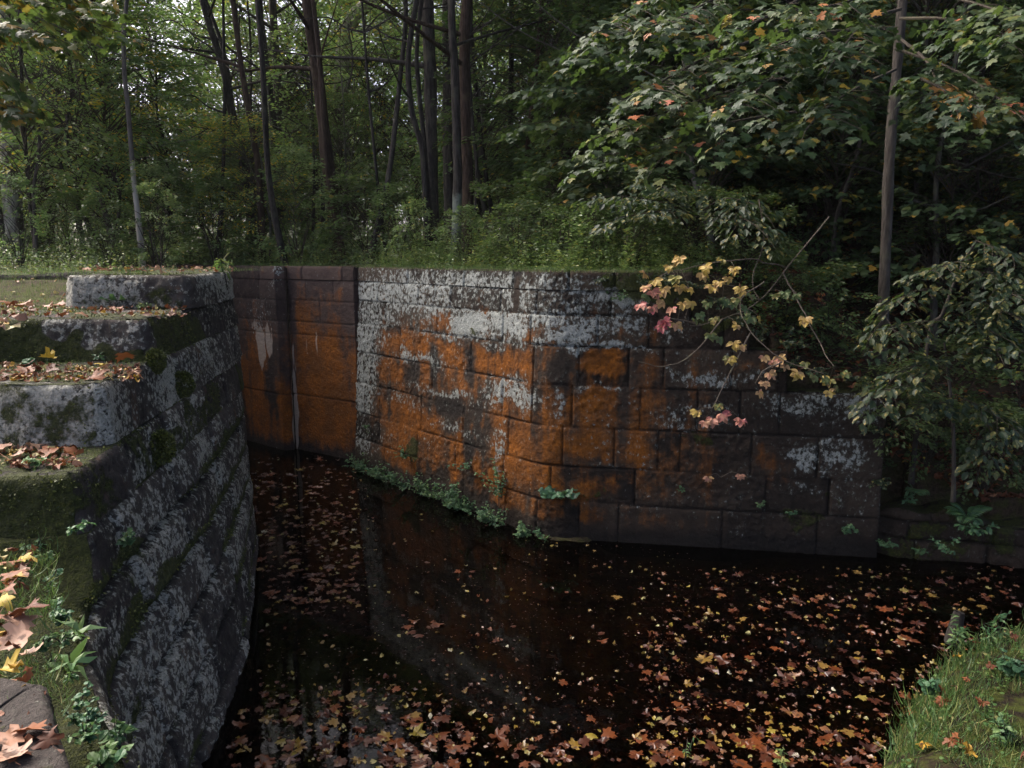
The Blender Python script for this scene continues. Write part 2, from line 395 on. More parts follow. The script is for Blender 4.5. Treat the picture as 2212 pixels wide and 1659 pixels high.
def gauss_masks(w, S, Z, lst, warp=1.0):
    out = np.zeros(S.shape)
    q3 = np.stack([S * 3.2, Z * 3.2, S * 0], -1); S = S + (fbm(q3, 201, 4) - .5) * .5 * warp; Z = Z + (fbm(q3 + 31.7, 202, 4) - .5) * .42 * warp
    for px, py, rx, ry, wt in lst:
        s0, z0, mz, ms = w.hit(px, py)
        q = ((S - s0) / (rx * ms)) ** 2 + ((Z - z0) / (ry * mz)) ** 2
        out = np.maximum(out, wt * np.exp(-q ** 1.5 * .8))
    return out
def build_wall(name, w, parent, mat, zlo, top, courses, joints, masks=None, attr0=None, srange=None, depth=.035, amp=.03, fine=.012, jw=.012, dz=.022,
               back=.65, seed=1, topmoss=.6, loc=None, label=None, wedge=.0, rough_blocks=.5, caps=True, ledge=0.0, pil=.0045):
    I = np.arange(len(w.s))
    if srange is not None: I = I[(w.s >= srange[0]) & (w.s <= srange[1])]
    s = w.s[I]; tz = np.asarray([top(q) for q in s]) if callable(top) else np.full(len(s), float(top))
    nz = max(3, int((tz.max() - zlo) / dz) + 1); Zl = np.linspace(zlo, tz.max(), nz)
    Z = np.minimum(Zl[None], tz[:, None]); S = np.broadcast_to(s[:, None], Z.shape)
    courses = np.asarray(courses, float)
    wob = (fbm(np.stack([S * .35, np.zeros_like(S), np.full(S.shape, seed)], -1), seed + 3, 2) - .5) * wedge
    Zc = Z + wob
    ci = np.searchsorted(courses, Zc)
    dzl = np.abs(Zc[..., None] - courses).min(-1) if len(courses) else np.full(Z.shape, 9.)
    dsl = np.full(Z.shape, 9.); bi = np.zeros(Z.shape, int)
    for c in range(len(courses) + 1):
        js = np.sort(np.asarray(joints(c), float)); m = ci == c
        if len(js) and m.any():
            dsl[m] = np.abs(S[m][:, None] - js).min(-1); bi[m] = np.searchsorted(js, S[m])
    blk = _h(ci, bi, np.zeros_like(ci) + 3, seed); rg = _h(ci, bi, np.zeros_like(ci) + 9, seed)
    d = np.minimum(dzl, dsl); dtop = tz[:, None] - Z
    PP = np.column_stack([w.XY[I][:, 0].repeat(nz), w.XY[I][:, 1].repeat(nz), Z.ravel()])
    lo = fbm(PP * 2.2, seed, 4).reshape(Z.shape) - .5; mid = fbm(PP * 7, seed + 5, 4).reshape(Z.shape) - .5
    hi = fbm(PP * 22, seed + 9, 3).reshape(Z.shape) - .5
    jn = fbm(PP * 5, seed + 21, 3).reshape(Z.shape)
    jwv = jw * (.45 + 1.3 * jn)
    groove = np.exp(-(d / jwv) ** 2)
    rgh = np.where(rg > 1 - rough_blocks, 1.0, .4)
    co_ = _h(ci, ci * 0 + 2, ci * 0 + 5, seed)
    D = (co_ - .5) * ledge + amp * lo * 1.6 + amp * mid * 1.5 * rgh + fine * hi * 2 * rgh + (blk - .5) * amp * .8
    D -= depth * groove + pil * np.exp(-(d / .04) ** 2) * (.3 + 1.4 * jn)
    D -= .022 * np.exp(-(dtop / .018) ** 2) + .012 * np.exp(-(dtop / .08) ** 2) * (1 + 4 * mid)
    V = w.at(np.repeat(I, nz), Z.ravel(), D.ravel()).reshape(len(I), nz, 3)
    at = {'blk': blk, 'joint': groove * sstep(.2, .5, jn) , 'lichen': np.zeros(Z.shape), 'orange': np.zeros(Z.shape), 'moss': np.zeros(Z.shape), 'white': np.zeros(Z.shape), 'dark': np.zeros(Z.shape)}
    for k, v in (attr0 or {}).items(): at[k] = at[k] + (v(S, Z, dzl, dsl, blk) if callable(v) else v)
    for k, l in (masks or {}).items(): at[k] = at[k] + gauss_masks(w, S, Z, l, .15 if k == 'white' else 1.0)
    rows = [V]; ins = [.05, .14, .27, .42, back] if back > .3 else [.04, back]
    cols = {k: [v] for k, v in at.items()}
    for q in ins:
        zt_ = tz + (fbm(np.column_stack([s * 4, np.full(len(s), q * 9), np.full(len(s), seed)]), seed, 3) - .5) * .035 + .004
        rows.append(w.at(I, tz * 1.0, np.full(len(s), -q))[:, None] * [1, 1, 0] + np.array([0, 0, 1]) * zt_[:, None, None])
        for k in cols: cols[k].append((np.full((len(s), 1), topmoss) if k == 'moss' else (cols[k][0][:, -1:] * (.6 if k != 'joint' else 0))))
    rows.append(w.at(I, np.full(len(s), float(zlo)), np.full(len(s), -back - w.b[I] * (tz.max() - zlo)))[:, None])
    for k in cols: cols[k].append(np.zeros((len(s), 1)))
    V = np.concatenate(rows, 1); A = {k: np.concatenate(v, 1) for k, v in cols.items()}
    if caps:   # flat ends
        nb = nz
        for e in (0, -1):
            C = V[e].copy()
            bk = w.at(np.full(nz, I[e]), Z[e], np.full(nz, -back))
            C[:nz] = bk; C[nz:] = V[e][nz - 1 + len(ins)]; C[-1] = V[e][-1]
            V = np.concatenate([C[None], V], 0) if e == 0 else np.concatenate([V, C[None]], 0)
            for k in A: A[k] = np.concatenate([A[k][:1], A[k]], 0) if e == 0 else np.concatenate([A[k], A[k][-1:]], 0)
    n, mm = V.shape[:2]; i = np.arange(n - 1)[:, None] * mm; j = np.arange(mm - 1)[None]
    Fc = np.stack([i + j, i + mm + j, i + mm + j + 1, i + j + 1], -1).reshape(-1, 4)
    Vf = V.reshape(-1, 3)
    ar = np.linalg.norm(np.cross(Vf[Fc[:, 2]] - Vf[Fc[:, 0]], Vf[Fc[:, 3]] - Vf[Fc[:, 1]]), axis=1)
    Fc = Fc[ar > 1e-7]
    if loc is not None: Vf = Vf - loc
    o = mk(name, Vf, [(Fc, 0)], mat, parent, True, {k: v.ravel() for k, v in A.items()})
    if label: o['label'] = label
    return o

def rand_joints(s0, s1, lo, hi, seed):
    r = np.random.default_rng(seed); out = []; q = s0 + r.uniform(.2, hi)
    while q < s1: out.append(q); q += r.uniform(lo, hi)
    return out

# ---- right-hand wing wall (curves round towards the viewer's right)
WB = [at_z(px, py, ZW)[:2] for px, py in [(767, 1001), (850, 1048), (960, 1096), (1060, 1135), (1160, 1162), (1250, 1178), (1340, 1187), (1500, 1193), (1700, 1199), (1893, 1205)]]
_wb = [np.array(WB[0]), np.array(at_z(1165, 1160, ZW)[:2]), np.array(WB[-1])]     # two straight runs with a soft bend
_x, _s, _n = resample(_wb, .02); _k = np.hanning(75); _k /= _k.sum()
_p = np.pad(_x, ((37, 37), (0, 0)), 'reflect', reflect_type='odd'); WBs = np.column_stack([np.convolve(_p[:, c], _k, 'valid') for c in (0, 1)])
WW = Wall(WBs, ZW, .06)
zc = lambda px, py: WW.hit(px, py)[1]
crs = [zc(1207, y) for y in (1082, 1008, 923, 832, 750, 681, 626)]
z_cop = crs[-1]
jpx = {0: [830, 905, 1000, 1095, 1160, 1247, 1337, 1560, 1765], 1: [820, 900, 985, 1090, 1190, 1371, 1658, 1790], 2: [818, 909, 1000, 1100, 1215, 1328, 1423, 1472, 1620, 1767],
       3: [803, 934, 1086, 1149, 1235, 1380, 1507, 1602, 1683], 4: [806, 864, 1016, 1153, 1250, 1356, 1437, 1584, 1683], 5: [834, 946, 1088, 1149, 1290, 1400, 1560, 1683],
       6: [815, 905, 975, 1080, 1157, 1320, 1400, 1500], 7: [880, 1000, 1110, 1230, 1330, 1420]}
ymid = [1120, 1045, 965, 878, 790, 715, 653, 603]
_j = {c: [WW.hit(p, ymid[c] if p > 1150 else 580 + (ymid[c] - 580) * .82)[0] for p in l] for c, l in jpx.items()}
sx = lambda px, py: WW.hit(px, py)[0]
S1, S2, S3 = sx(1495, 640), sx(1622, 710), sx(1702, 800)
z1, z2, z3 = crs[5], crs[4], crs[3]
wing_top = lambda s: z_cop if s < S1 else z1 + .0 if s < S2 else z2 if s < S3 else z3
wl = WB[4]
wing = thing('wing_wall', (wl[0], wl[1], ZW), 'curved wing wall of big sandstone blocks streaked orange, lichened white along its top', 'stone wall', kind='thing')
wloc = np.array([wl[0], wl[1], ZW])
OR = [(1000, 870, 210, 180, .72), (1230, 930, 190, 150, .64), (1440, 990, 320, 200, .6), (1740, 980, 160, 90, .36), (1230, 780, 180, 60, .36), (950, 720, 160, 40, .36), (900, 755, 85, 42, 1), (1020, 775, 130, 40, 1), (1130, 790, 40, 45, .9), (838, 800, 35, 25, .9), (1300, 785, 60, 32, 1), (1215, 785, 30, 25, .7), (1400, 790, 60, 30, .5), (1560, 800, 90, 25, .42), (905, 885, 95, 45, 1), (1060, 905, 70, 45, .8), (1150, 900, 60, 60, .7),
      (930, 945, 130, 35, 1), (1125, 985, 75, 90, 1.1), (1010, 1010, 140, 40, .9), (870, 975, 60, 45, .9), (1280, 870, 70, 35, .95), (1400, 870, 90, 35, .65), (1250, 970, 100, 40, 1), (1390, 975, 60, 40, .85), (1480, 980, 40, 25, .5), (1210, 1050, 90, 40, .9), (1290, 1120, 40, 35, .7),
      (1330, 1040, 40, 35, .85), (1420, 1140, 110, 35, .9), (1570, 1150, 80, 25, .5), (1655, 985, 45, 32, .9), (950, 690, 30, 25, .75), (1080, 690, 60, 25, .55), (1150, 720, 40, 30, .55), (1640, 870, 60, 40, .4), (1840, 990, 40, 35, .45), (1180, 1100, 60, 40, .6), (1480, 1050, 60, 18, .45), (1550, 1080, 60, 16, .4), (1100, 1080, 60, 40, .8), (880, 1040, 50, 30, .6), (1740, 1060, 50, 20, .3), (1230, 690, 90, 20, .35), (1380, 720, 60, 20, .5)]
LI = [(1010, 620, 290, 44, .5), (900, 640, 160, 46, .46), (1150, 655, 190, 40, .46), (1330, 640, 120, 50, .4), (1290, 640, 70, 45, .6), (800, 680, 48, 95, .58), (785, 780, 28, 170, .6), (785, 940, 28, 90, .42), (1010, 705, 42, 30, .75), (1095, 700, 60, 28, .62), (1240, 715, 80, 28, .68), (1180, 690, 60, 25, .6), (1350, 705, 60, 22, .5), (1110, 848, 65, 36, .66), (1212, 875, 20, 42, .6),
      (1440, 720, 60, 20, .4), (1340, 650, 60, 22, .62), (1740, 872, 80, 30, .48), (1830, 880, 70, 40, .46), (1800, 985, 40, 40, .42), (1745, 985, 30, 42, .5), (1850, 990, 30, 40, .42), (1560, 820, 100, 15, .45), (1280, 750, 120, 10, .6), (1050, 735, 150, 12, .45), (900, 775, 60, 12, .4), (1090, 970, 12, 60, .45), (950, 845, 100, 10, .4), (1000, 930, 60, 10, .32), (1760, 1060, 60, 16, .35), (1480, 930, 30, 15, .35), (1300, 835, 60, 9, .4), (870, 860, 40, 20, .4), (1600, 1150, 20, 10, .3), (1490, 900, 80, 30, .28)]
MO = [(1330, 605, 60, 22, .75), (1420, 620, 80, 40, .9), (1500, 655, 60, 30, .8), (1510, 950, 55, 14, .6), (1270, 1060, 40, 30, .5), (1530, 870, 30, 10, .3), (1560, 700, 60, 20, .7), (790, 780, 18, 22, .45), (790, 1000, 40, 40, .45), (890, 975, 22, 25, .8), (1740, 1120, 60, 18, .55), (1830, 1080, 50, 16, .45), (1310, 1080, 40, 10, .4), (1660, 1100, 60, 12, .4), (1000, 1090, 90, 20, .3), (1760, 790, 70, 40, .75), (1020, 725, 40, 10, .5), (1800, 830, 60, 10, .5), (1240, 1140, 60, 20, .3)]
DK = [(940, 790, 12, 45, 1), (1010, 785, 14, 60, .9), (970, 880, 60, 28, .9), (1010, 960, 16, 80, 1), (1040, 900, 14, 70, .9), (1210, 800, 30, 30, .9), (1115, 595, 8, 26, 2), (1240, 640, 20, 30, .3), (1330, 870, 40, 20, .3), (1440, 950, 20, 30, .4), (1300, 1010, 60, 14, .4), (890, 800, 14, 30, .5), (1560, 1150, 300, 60, .25), (1350, 1060, 20, 30, .7), (1650, 900, 120, 50, .5)]
vst = lambda S, Z: fbm(np.stack([S * 3.5, Z * .45, S * 0 + 9], -1), 99, 3)
wet = lambda S, Z, a, b, k: .9 * sstep(ZW + .35, ZW + .0, Z)
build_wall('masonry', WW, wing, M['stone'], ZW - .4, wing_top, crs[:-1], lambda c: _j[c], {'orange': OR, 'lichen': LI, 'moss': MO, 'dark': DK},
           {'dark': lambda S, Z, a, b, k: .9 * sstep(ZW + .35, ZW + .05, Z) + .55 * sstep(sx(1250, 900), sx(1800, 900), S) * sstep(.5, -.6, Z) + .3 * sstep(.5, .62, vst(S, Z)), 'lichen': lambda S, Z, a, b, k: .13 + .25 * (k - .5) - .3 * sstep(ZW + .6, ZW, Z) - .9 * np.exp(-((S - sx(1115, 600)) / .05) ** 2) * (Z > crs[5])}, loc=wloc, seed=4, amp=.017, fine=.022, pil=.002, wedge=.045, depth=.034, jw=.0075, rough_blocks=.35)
build_wall('coping', WW, wing, M['stone'], z_cop + .004, ZT, [], lambda c: _j[7], {'lichen': [(l[0], l[1], l[2], l[3], l[4] + .05) for l in LI[:4]], 'moss': MO[:4], 'dark': DK},
           {'lichen': lambda S, Z, a, b, k: .12 - .5 * sstep(ZT - .03, ZT, Z) - 1.5 * np.exp(-((S - sx(1115, 600)) / .045) ** 2), 'moss': lambda S, Z, a, b, k: .45 * sstep(ZT - .03, ZT, Z)}, srange=(0, S1), loc=wloc, seed=11, amp=.02, topmoss=.85)

# ---- lock chamber wall with its gate recess (far side)
cb = [at_z(*p, ZW)[:2] for p in [(538, 952), (614, 973), (634, 972), (638, 969), (768, 1001)]]
cd = unit(cb[0] - cb[1]); cb = [cb[0] + cd * 9] + cb
cb[-1] = WB[0] + unit(np.array(WB[0]) - WB[1]) * .03 - WW.N[0] * .13
LW = Wall(cb, ZW, .0, corner=.06)
lock = thing('lock_wall', (cb[-1][0], cb[-1][1], ZW), 'smooth orange stained lock wall with white drips, left of the curved wall', 'lock wall', kind='thing')
lloc = np.array([cb[-1][0], cb[-1][1], ZW])
lz = lambda px, py: LW.hit(px, py)[1]
lcr = [lz(700, 860), lz(700, 725), lz(700, 697), lz(700, 650), lz(700, 604)]
lj = {0: [], 1: [], 2: [], 3: [LW.hit(p, 675)[0] for p in (545, 575, 600, 690)], 4: [LW.hit(p, 625)[0] for p in (560, 595, 660, 720)]}
LOR = [(570, 850, 45, 150, .95), (600, 900, 40, 80, 1.05), (590, 880, 60, 90, .9), (700, 880, 80, 130, 1.1), (700, 770, 75, 70, 1.05), (660, 690, 30, 70, .8), (575, 800, 14, 90, .6), (720, 700, 25, 40, .5), (690, 640, 60, 25, .35), (560, 930, 40, 30, .5), (620, 780, 14, 50, .6), (700, 960, 70, 30, .5)]
LWH = [(563, 745, 11, 55, .95), (580, 735, 9, 45, .8), (552, 700, 16, 14, .6), (595, 725, 5, 30, .45), (610, 660, 8, 22, .4), (638, 880, 7, 95, 1.0), (637, 930, 8, 45, .95), (636, 780, 4, 60, .6), (660, 740, 4, 30, .6), (685, 745, 4, 40, .6), (555, 715, 12, 20, .5), (570, 710, 40, 5, .6), (700, 715, 60, 4, .4), (560, 655, 25, 3, .5)]
LDK = [(585, 830, 12, 80, .9), (700, 590, 90, 22, .6), (600, 640, 60, 50, .5), (620, 1000, 200, 28, .4), (735, 760, 14, 40, .6), (600, 780, 20, 40, .5)]
build_wall('masonry', LW, lock, M['stone_smooth'], ZW - .4, lcr[-1], lcr[:-1], lambda c: lj.get(c, []), {'orange': LOR, 'white': LWH, 'dark': LDK, 'lichen': [(595, 600, 20, 18, .5), (565, 690, 30, 40, .3)]},
           {'dark': lambda S, Z, a, b, k: .6 * sstep(ZW + .35, ZW, Z), 'lichen': .06}, loc=lloc, seed=21, amp=.012, fine=.006, depth=.012, jw=.008, back=.18)
build_wall('coping', LW, lock, M['stone_smooth'], lcr[-1] + .004, ZT - .005, [], lambda c: [LW.hit(p, 590)[0] for p in (560, 650, 740)], {'lichen': [(597, 585, 12, 14, .55)]}, {'lichen': .05}, loc=lloc, seed=22, amp=.012, fine=.008, topmoss=.75, back=.18)

# ---- left pier: wing wall face with stepped top
TP = [(-.5, 1.2), (-1.3, 2.0), (-2.1, 2.85), (-2.85, 3.85), (-3.15, 4.75), (-3.28, 5.55), (-3.48, 6.86), (-3.67, 8.4), (-4.0, 10.6), (-5.0, 12.1), (-6.8, 14.0)]
TPs = smooth_path(TP, 14)
PB = .2
PW = Wall(TPs, ZT, PB)
PW.b = np.interp(PW.XY[:, 1], [7, 8.4, 9.5, 10.6, 12], [.2, .14, .085, .035, .03])
pier = thing('stepped_wing_wall', (-3.2, 5.0, ZW), 'grey lichened wing wall stepping up beside the water, nearest to the viewer', 'stone wall', kind='thing')
ploc = np.array([-3.2, 5.0, ZW])
ys_of = lambda s: np.interp(s, PW.s, PW.XY[:, 1])
def body_top(s):
    y = ys_of(s)
    return float(-.104 if y > 4.62 else np.interp(y, [1, 2.6, 3.5, 4.3, 4.62], [-.75, -.62, -.5, -.42, -.3]) + .09 * math.sin(y * 7))
pj = {c: rand_joints(0, 20, 1.1, 2.0, 50 + c) for c in range(9)}
vstreak = lambda S, Z: fbm(np.stack([S * 2.2, Z * 1.6, S * 0], -1), 77, 3)
pcr = [-2.2, -1.78, -1.36, -.94, -.5]
def ledge_moss(S, Z, a, b, k):
    below = np.zeros(S.shape)
    for c in pcr: below = np.maximum(below, ((Z > c - .02) & (Z < c + .24)) * np.exp(-(Z - c) / .16))
    n = fbm(np.stack([S * 1.3, Z * 1.1, S * 0], -1), 5, 3)
    n2_ = fbm(np.stack([S * .5, Z * .6, S * 0 + 4], -1), 6, 3)
    return below * sstep(.42, .54, n2_) * 1.1 + .7 * sstep(.54, .66, n) * sstep(-1.2, -.25, Z)
build_wall('masonry', PW, pier, M['stone_near'], ZW - .4, body_top, pcr, lambda c: pj[c], None,
           {'lichen': lambda S, Z, a, b, k: .46 + .9 * (vstreak(S, Z) - .5) + .1 * (k - .5) - .1 * sstep(-1.5, ZW, Z), 'moss': ledge_moss, 'dark': 0}, srange=(0, 14.2), loc=ploc, seed=31, amp=.026, fine=.028, depth=.085, jw=.03, ledge=.06, rough_blocks=.3, topmoss=.8, wedge=.05)
# the step blocks
def step_block(label, z0, z1, yf, xl, seed, lich, moss, ylen, left_side=False, mossmask=None):
    zm = z1
    i0 = int(np.argmin(np.abs(PW.XY[:, 1] - yf) + (PW.s < 3) * 9))
    i1 = int(np.argmin(np.abs(PW.s - (PW.s[i0] + ylen))))
    side = PW.XY[i0:i1] + PW.N[i0:i1] * (PW.b[i0:i1] * (ZT - z1))[:, None]
    cx, cy = side[0]
    front = [(xl, yf + .06 * math.sin(seed))] + [(x, yf + (fbm(np.array([[x * 1.1, seed, 0.]]), seed, 2)[0] - .5) * .16 * min(1, (cx - x) * 2)) for x in np.linspace(xl + .1, cx - .16, 14)]
    if left_side: front = [(xl - .05, yf + 1.3), (xl - .02, yf + .12)] + front[1:]
    path = np.vstack([front, [(cx - .05, yf + .015), (cx - .01, yf + .07)], side[6:]])
    W = Wall(path, z1, .1, corner=.06)
    flen = np.linalg.norm(np.diff(path[:len(front) + 1], axis=0), axis=1).sum()
    def mo(S, Z, a, b, k):
        n = fbm(np.stack([S * 1.7, Z * 2.2, S * 0 + seed], -1), seed, 3)
        return moss * (1.35 * sstep(.44, .6, n + .2 * sstep(z1, z0, Z)) * (S < flen) + .85 * sstep(.5, .6, n + .1 * sstep(z1, z0, Z)) * (S >= flen)) 
    o = build_wall('step_block', W, pier, M['stone_near'], z0 + .004, z1, [], lambda c: rand_joints(np.linalg.norm(np.diff(path[:len(front) + 2], axis=0), axis=1).sum() + .6, 20, .8, 1.5, seed),
                   None, {'lichen': lambda S, Z, a, b, k: lich - .1 * (S > flen) + 1.1 * (fbm(np.stack([S * 1.3, Z * 1.8, S * 0 + seed], -1), seed + 4, 3) - .45), 'moss': mo}, loc=ploc, seed=seed, amp=.042, fine=.018, back=.22, topmoss=.6, label=label, caps=False)
    # top surface, a fine grid joined into the same mesh
    ys = np.linspace(yf + .012, side[-1][1], 130); xr = np.interp(ys, side[:, 1], side[:, 0]) - .025
    xr[:3] -= [.05, .03, .01]
    xlft = np.minimum(xl, xr - 1.1); t = np.linspace(0, 1, 150) ** .8
    X = xlft[:, None] + (xr - xlft)[:, None] * t; Y = np.broadcast_to(ys[:, None], X.shape).copy()
    fy = np.interp(X[0], [p[0] for p in front if True], [p[1] for p in front]) if not left_side else np.full(X.shape[1], yf)
    fy = np.minimum(fy, yf + .2) + .02
    Y = Y + (fy - yf)[None] * np.exp(-(ys - yf) / .25)[:, None]
    q = np.stack([X, Y, np.full(X.shape, seed)], -1)
    Zs = z1 - .005 + (fbm(q * 2.5, seed, 4) - .5) * .05 - .02 * np.exp(-(ys - yf) / .05)[:, None] - .02 * np.exp(-(xr[:, None] - X) / .05)
    n, m_ = X.shape; i = np.arange(n - 1)[:, None] * m_; j = np.arange(m_ - 1)[None]
    Fc = np.stack([i + j, i + j + 1, i + m_ + j + 1, i + m_ + j], -1).reshape(-1, 4)
    me = o.data; V0 = np.empty(len(me.vertices) * 3, np.float32); me.vertices.foreach_get('co', V0)
    L0 = np.empty(len(me.loops), np.int32); me.loops.foreach_get('vertex_index', L0)
    at0 = {}
    for k in ('blk', 'joint', 'lichen', 'orange', 'moss', 'white', 'dark'):
        a = np.empty(len(me.vertices), np.float32); me.attributes[k].data.foreach_get('value', a); at0[k] = a
    nv = n * m_; mossy = .35 + .5 * sstep(.4, .6, fbm(q * 1.5, seed + 2, 3)) * np.clip((ys - yf - .05) / .3, 0, 1)[:, None]
    add = {'moss': mossy.ravel(), 'blk': np.full(nv, .7), 'lichen': np.full(nv, .1)}
    V = np.concatenate([V0.reshape(-1, 3), np.stack([X, Y, Zs], -1).reshape(-1, 3) - ploc])
    AT = {k: np.concatenate([v, add.get(k, np.zeros(nv))]) for k, v in at0.items()}
    o2 = mk('step_block', V, [(L0.reshape(-1, 4), 0), (Fc + len(V0) // 3, 0)], M['stone_near'], pier, True, AT)
    o2['label'] = label
    bpy.data.objects.remove(o, do_unlink=True); bpy.data.meshes.remove(me); o2.name = 'step_block'
    return o2
ZS = [-.1, .30, .77, 1.15, 1.52]
YF = [None, 4.72, 5.52, 6.86, 8.4]
step_block('lowest step block with a mossy front', ZS[0], ZS[1], YF[1], -8.5, 3, .42, .66, 8)
step_block('step block with a white lichened corner', ZS[1], ZS[2], YF[2], -8.5, 5, .62, .42, 8)
step_block('dark step block with a mossy front and bare corner', ZS[2], ZS[3], YF[3], -9.5, 8, .3, .75, 7)
step_block('topmost step block, pale with lichen', ZS[3], ZS[4], YF[4], -5.05, 12, .6, .38, 5.6, True)

# ---- low mossy wall at the far right of the water
rb = [np.array(WB[-1]) + [.04, .22]] + [at_z(px, py, ZW)[:2] for px, py in [(1960, 1206), (2060, 1212), (2150, 1220), (2260, 1232), (2420, 1250), (2700, 1285), (3000, 1320)]]
RW = Wall(smooth_path(rb, 10), ZW, .12)
low = thing('low_wall', (rb[2][0], rb[2][1], ZW), 'low dark mossy ruined wall at the water, right of the wing wall', 'stone wall', kind='thing')
rl = np.array([rb[2][0], rb[2][1], ZW])
rj = {c: rand_joints(0, 8, .5, 1.1, 90 + c) for c in range(4)}
build_wall('masonry', RW, low, M['stone'], ZW - .3, lambda s: -1.8 + .12 * math.sin(s * 2.1) + .06 * math.sin(s * 7), [-2.1, -1.85], lambda c: rj[c], None,
           {'dark': .5, 'moss': lambda S, Z, a, b, k: .05 + .5 * sstep(.42, .6, fbm(np.stack([S * 1.5, Z * 2, S * 0], -1), 8, 3)), 'lichen': .12}, loc=rl, seed=61, amp=.07, fine=.02, depth=.06, jw=.02)
# ---------------------------------------------------------------- ground, bed and water
def in_poly(X, Y, P):
    c = np.zeros(X.shape, bool); n = len(P)
    for k in range(n):
        x1, y1 = P[k]; x2, y2 = P[(k + 1) % n]
        if y1 == y2: continue
        m = ((y1 > Y) != (y2 > Y)) & (X < (x2 - x1) * (Y - y1) / (y2 - y1) + x1); c ^= m
    return c
lpoly = [tuple(PW.XY[k] - PW.N[k] * .33) for k in range(0, len(PW.s), 12)]
far_l = np.array(lpoly[-1]) + np.array([-.7, .7]) * 26; 
cpoly = [tuple(LW.XY[k] - LW.N[k] * .25) for k in range(len(LW.s) - 30, 0, -30)]
wpoly = [tuple(WW.XY[k] - WW.N[k] * .34) for k in range(0, len(WW.s), 10)]
far_r = np.array(cpoly[-1]) + np.array([-.7, .7]) * 22
lowp = [tuple(RW.XY[k] - RW.N[k] * .4) for k in range(10, len(RW.s), 12)]
CH = [(-.6, -2)] + lpoly + [tuple(far_l), tuple(far_r)] + cpoly[::-1] + wpoly + lowp + [(16, lowp[-1][1]), (16, -2)]
def ground_z(x, y):
    x = np.asarray(x, float); y = np.asarray(y, float)
    n = (fbm(np.stack([x * .35, y * .35, x * 0], -1), 91, 4) - .5)
    # far bank and hill
    hill = .36 * np.clip(y - 15 + .25 * np.clip(x - 4, 0, 20), 0, 60) * sstep(-1.5, 10, x)
    hill = 16 * np.tanh(hill / 16)
    plane = 1.46 + .012 * np.clip(y - 14, 0, 99) + hill + n * (.25 + .02 * np.clip(y - 12, 0, 60)) * sstep(10.5, 16, y)
    zr = np.interp(x, [2.45, 2.75, 3.2, 3.4, 3.7, 3.95, 4.95, 5.4, 6.5, 14], [1.46, z1 + .05, z1 + .03, z2 + .05, z2 + .03, z3 + .04, z3 - .02, -1.1, -1.6, -1.6])
    far = np.minimum(zr + .62 * np.clip(y - 10.0, 0, 99) + n * .3, plane)
    # left bank
    lb = np.interp(y, [0, 4.4, 5.5, 6.7, 8.0, 9.0, 10.0, 12, 60], [-.12, -.14, .1, .6, 1.05, 1.2, 1.42, 1.46, 2.0]) + n * .06
    lb = lb + .12 * np.clip(-x - 6, 0, 4) * (y < 9) * .6
    left = x < np.interp(y, [p[1] for p in TP], [p[0] for p in TP]) + .1
    left |= (x + y < 7.2) & (y > 12)
    return np.where(left, lb, far)
def grid_ground(name, x0, x1, y0, y1, c, zf, mat, cut=None, label=None, warp=1.0):
    X, Y = np.meshgrid(np.arange(x0, x1 + c, c), np.arange(y0, y1 + c, c), indexing='ij')
    Z = zf(X, Y); n, m_ = X.shape
    i = np.arange(n - 1)[:, None] * m_; j = np.arange(m_ - 1)[None]
    Fc = np.stack([i + j, i + m_ + j, i + m_ + j + 1, i + j + 1], -1).reshape(-1, 4)
    V = np.stack([X, Y, Z], -1).reshape(-1, 3)
    if cut is not None:
        ct_ = cut(V[:, 0], V[:, 1]); Fc = Fc[~ct_[Fc].any(1)]
    E = np.concatenate([Fc[:, [0, 1]], Fc[:, [1, 2]], Fc[:, [2, 3]], Fc[:, [3, 0]]]); Es = np.sort(E, 1)
    key = Es[:, 0].astype(np.int64) * len(V) + Es[:, 1]; _, inv, cnt = np.unique(key, return_inverse=True, return_counts=True)
    B = E[cnt[inv] == 1]; nV = len(V)                     # the earth goes down behind the walls
    SK = np.stack([B[:, 1], B[:, 0], B[:, 0] + nV, B[:, 1] + nV], 1)
    V = np.vstack([V, V - [0, 0, 4.0]])
    o = mk(name, V, [(Fc, 0), (SK, 0)] if cut is not None else [(Fc, 0)], mat, None, True, {'moss': sstep(11, 9, V[:, 1]) * .9})
    return tag(o, kind='structure')
fine = grid_ground('forest_ground', -14, 15, -2, 24, .2, ground_z, M['soil'], lambda x, y: in_poly(x, y, CH))
def far_cut(x, y): return in_poly(x, y, CH) | ((x > -13) & (x < 14) & (y < 23))
grid_ground('hillside', -62, 62, -4, 96, 1.0, lambda x, y: ground_z(x, y) - .03, M['soil'], far_cut)
BK = ([2.2, 3.4, 4.4, 5.2, 6.1, 6.8, 7.15, 7.4], [.8, 1.5, 2.25, 2.85, 3.5, 4.2, 5.2, 8.0])   # y -> x of the bank's edge
def bed_z(x, y):
    n = fbm(np.stack([x * .8, y * .8, x * 0], -1), 33, 4) - .5
    e = x - np.interp(y, BK[0] + [9], BK[1] + [16]) + n * .5
    z = -2.58 + n * .12 + .5 * sstep(-.35, .7, e) + .14 * np.clip(e - .4, 0, 6)
    ws = WW.XY[::9]; ws = ws[ws[:, 0] < 1.2]; dw = np.full(x.shape, 9.0)
    for c_ in ws: dw = np.minimum(dw, np.hypot(x - c_[0], y - c_[1]))
    z = z + .26 * np.exp(-(dw / (.22 + .25 * n)) ** 2)          # sediment along the foot of the wall
    far = .16 * sstep(-1.2, .2, x - 3.2 + (9.2 - y) * .9) * sstep(6.8, 8.5, y)     # silted corner
    return z + far
grid_ground('pond_bed', -22, 15, -1, 26, .15, bed_z, M['bed'])
wv = np.array([(-24, -2, ZW), (16, -2, ZW), (16, 11.0, ZW), (16, 28, ZW), (-24, 28, ZW)], float)
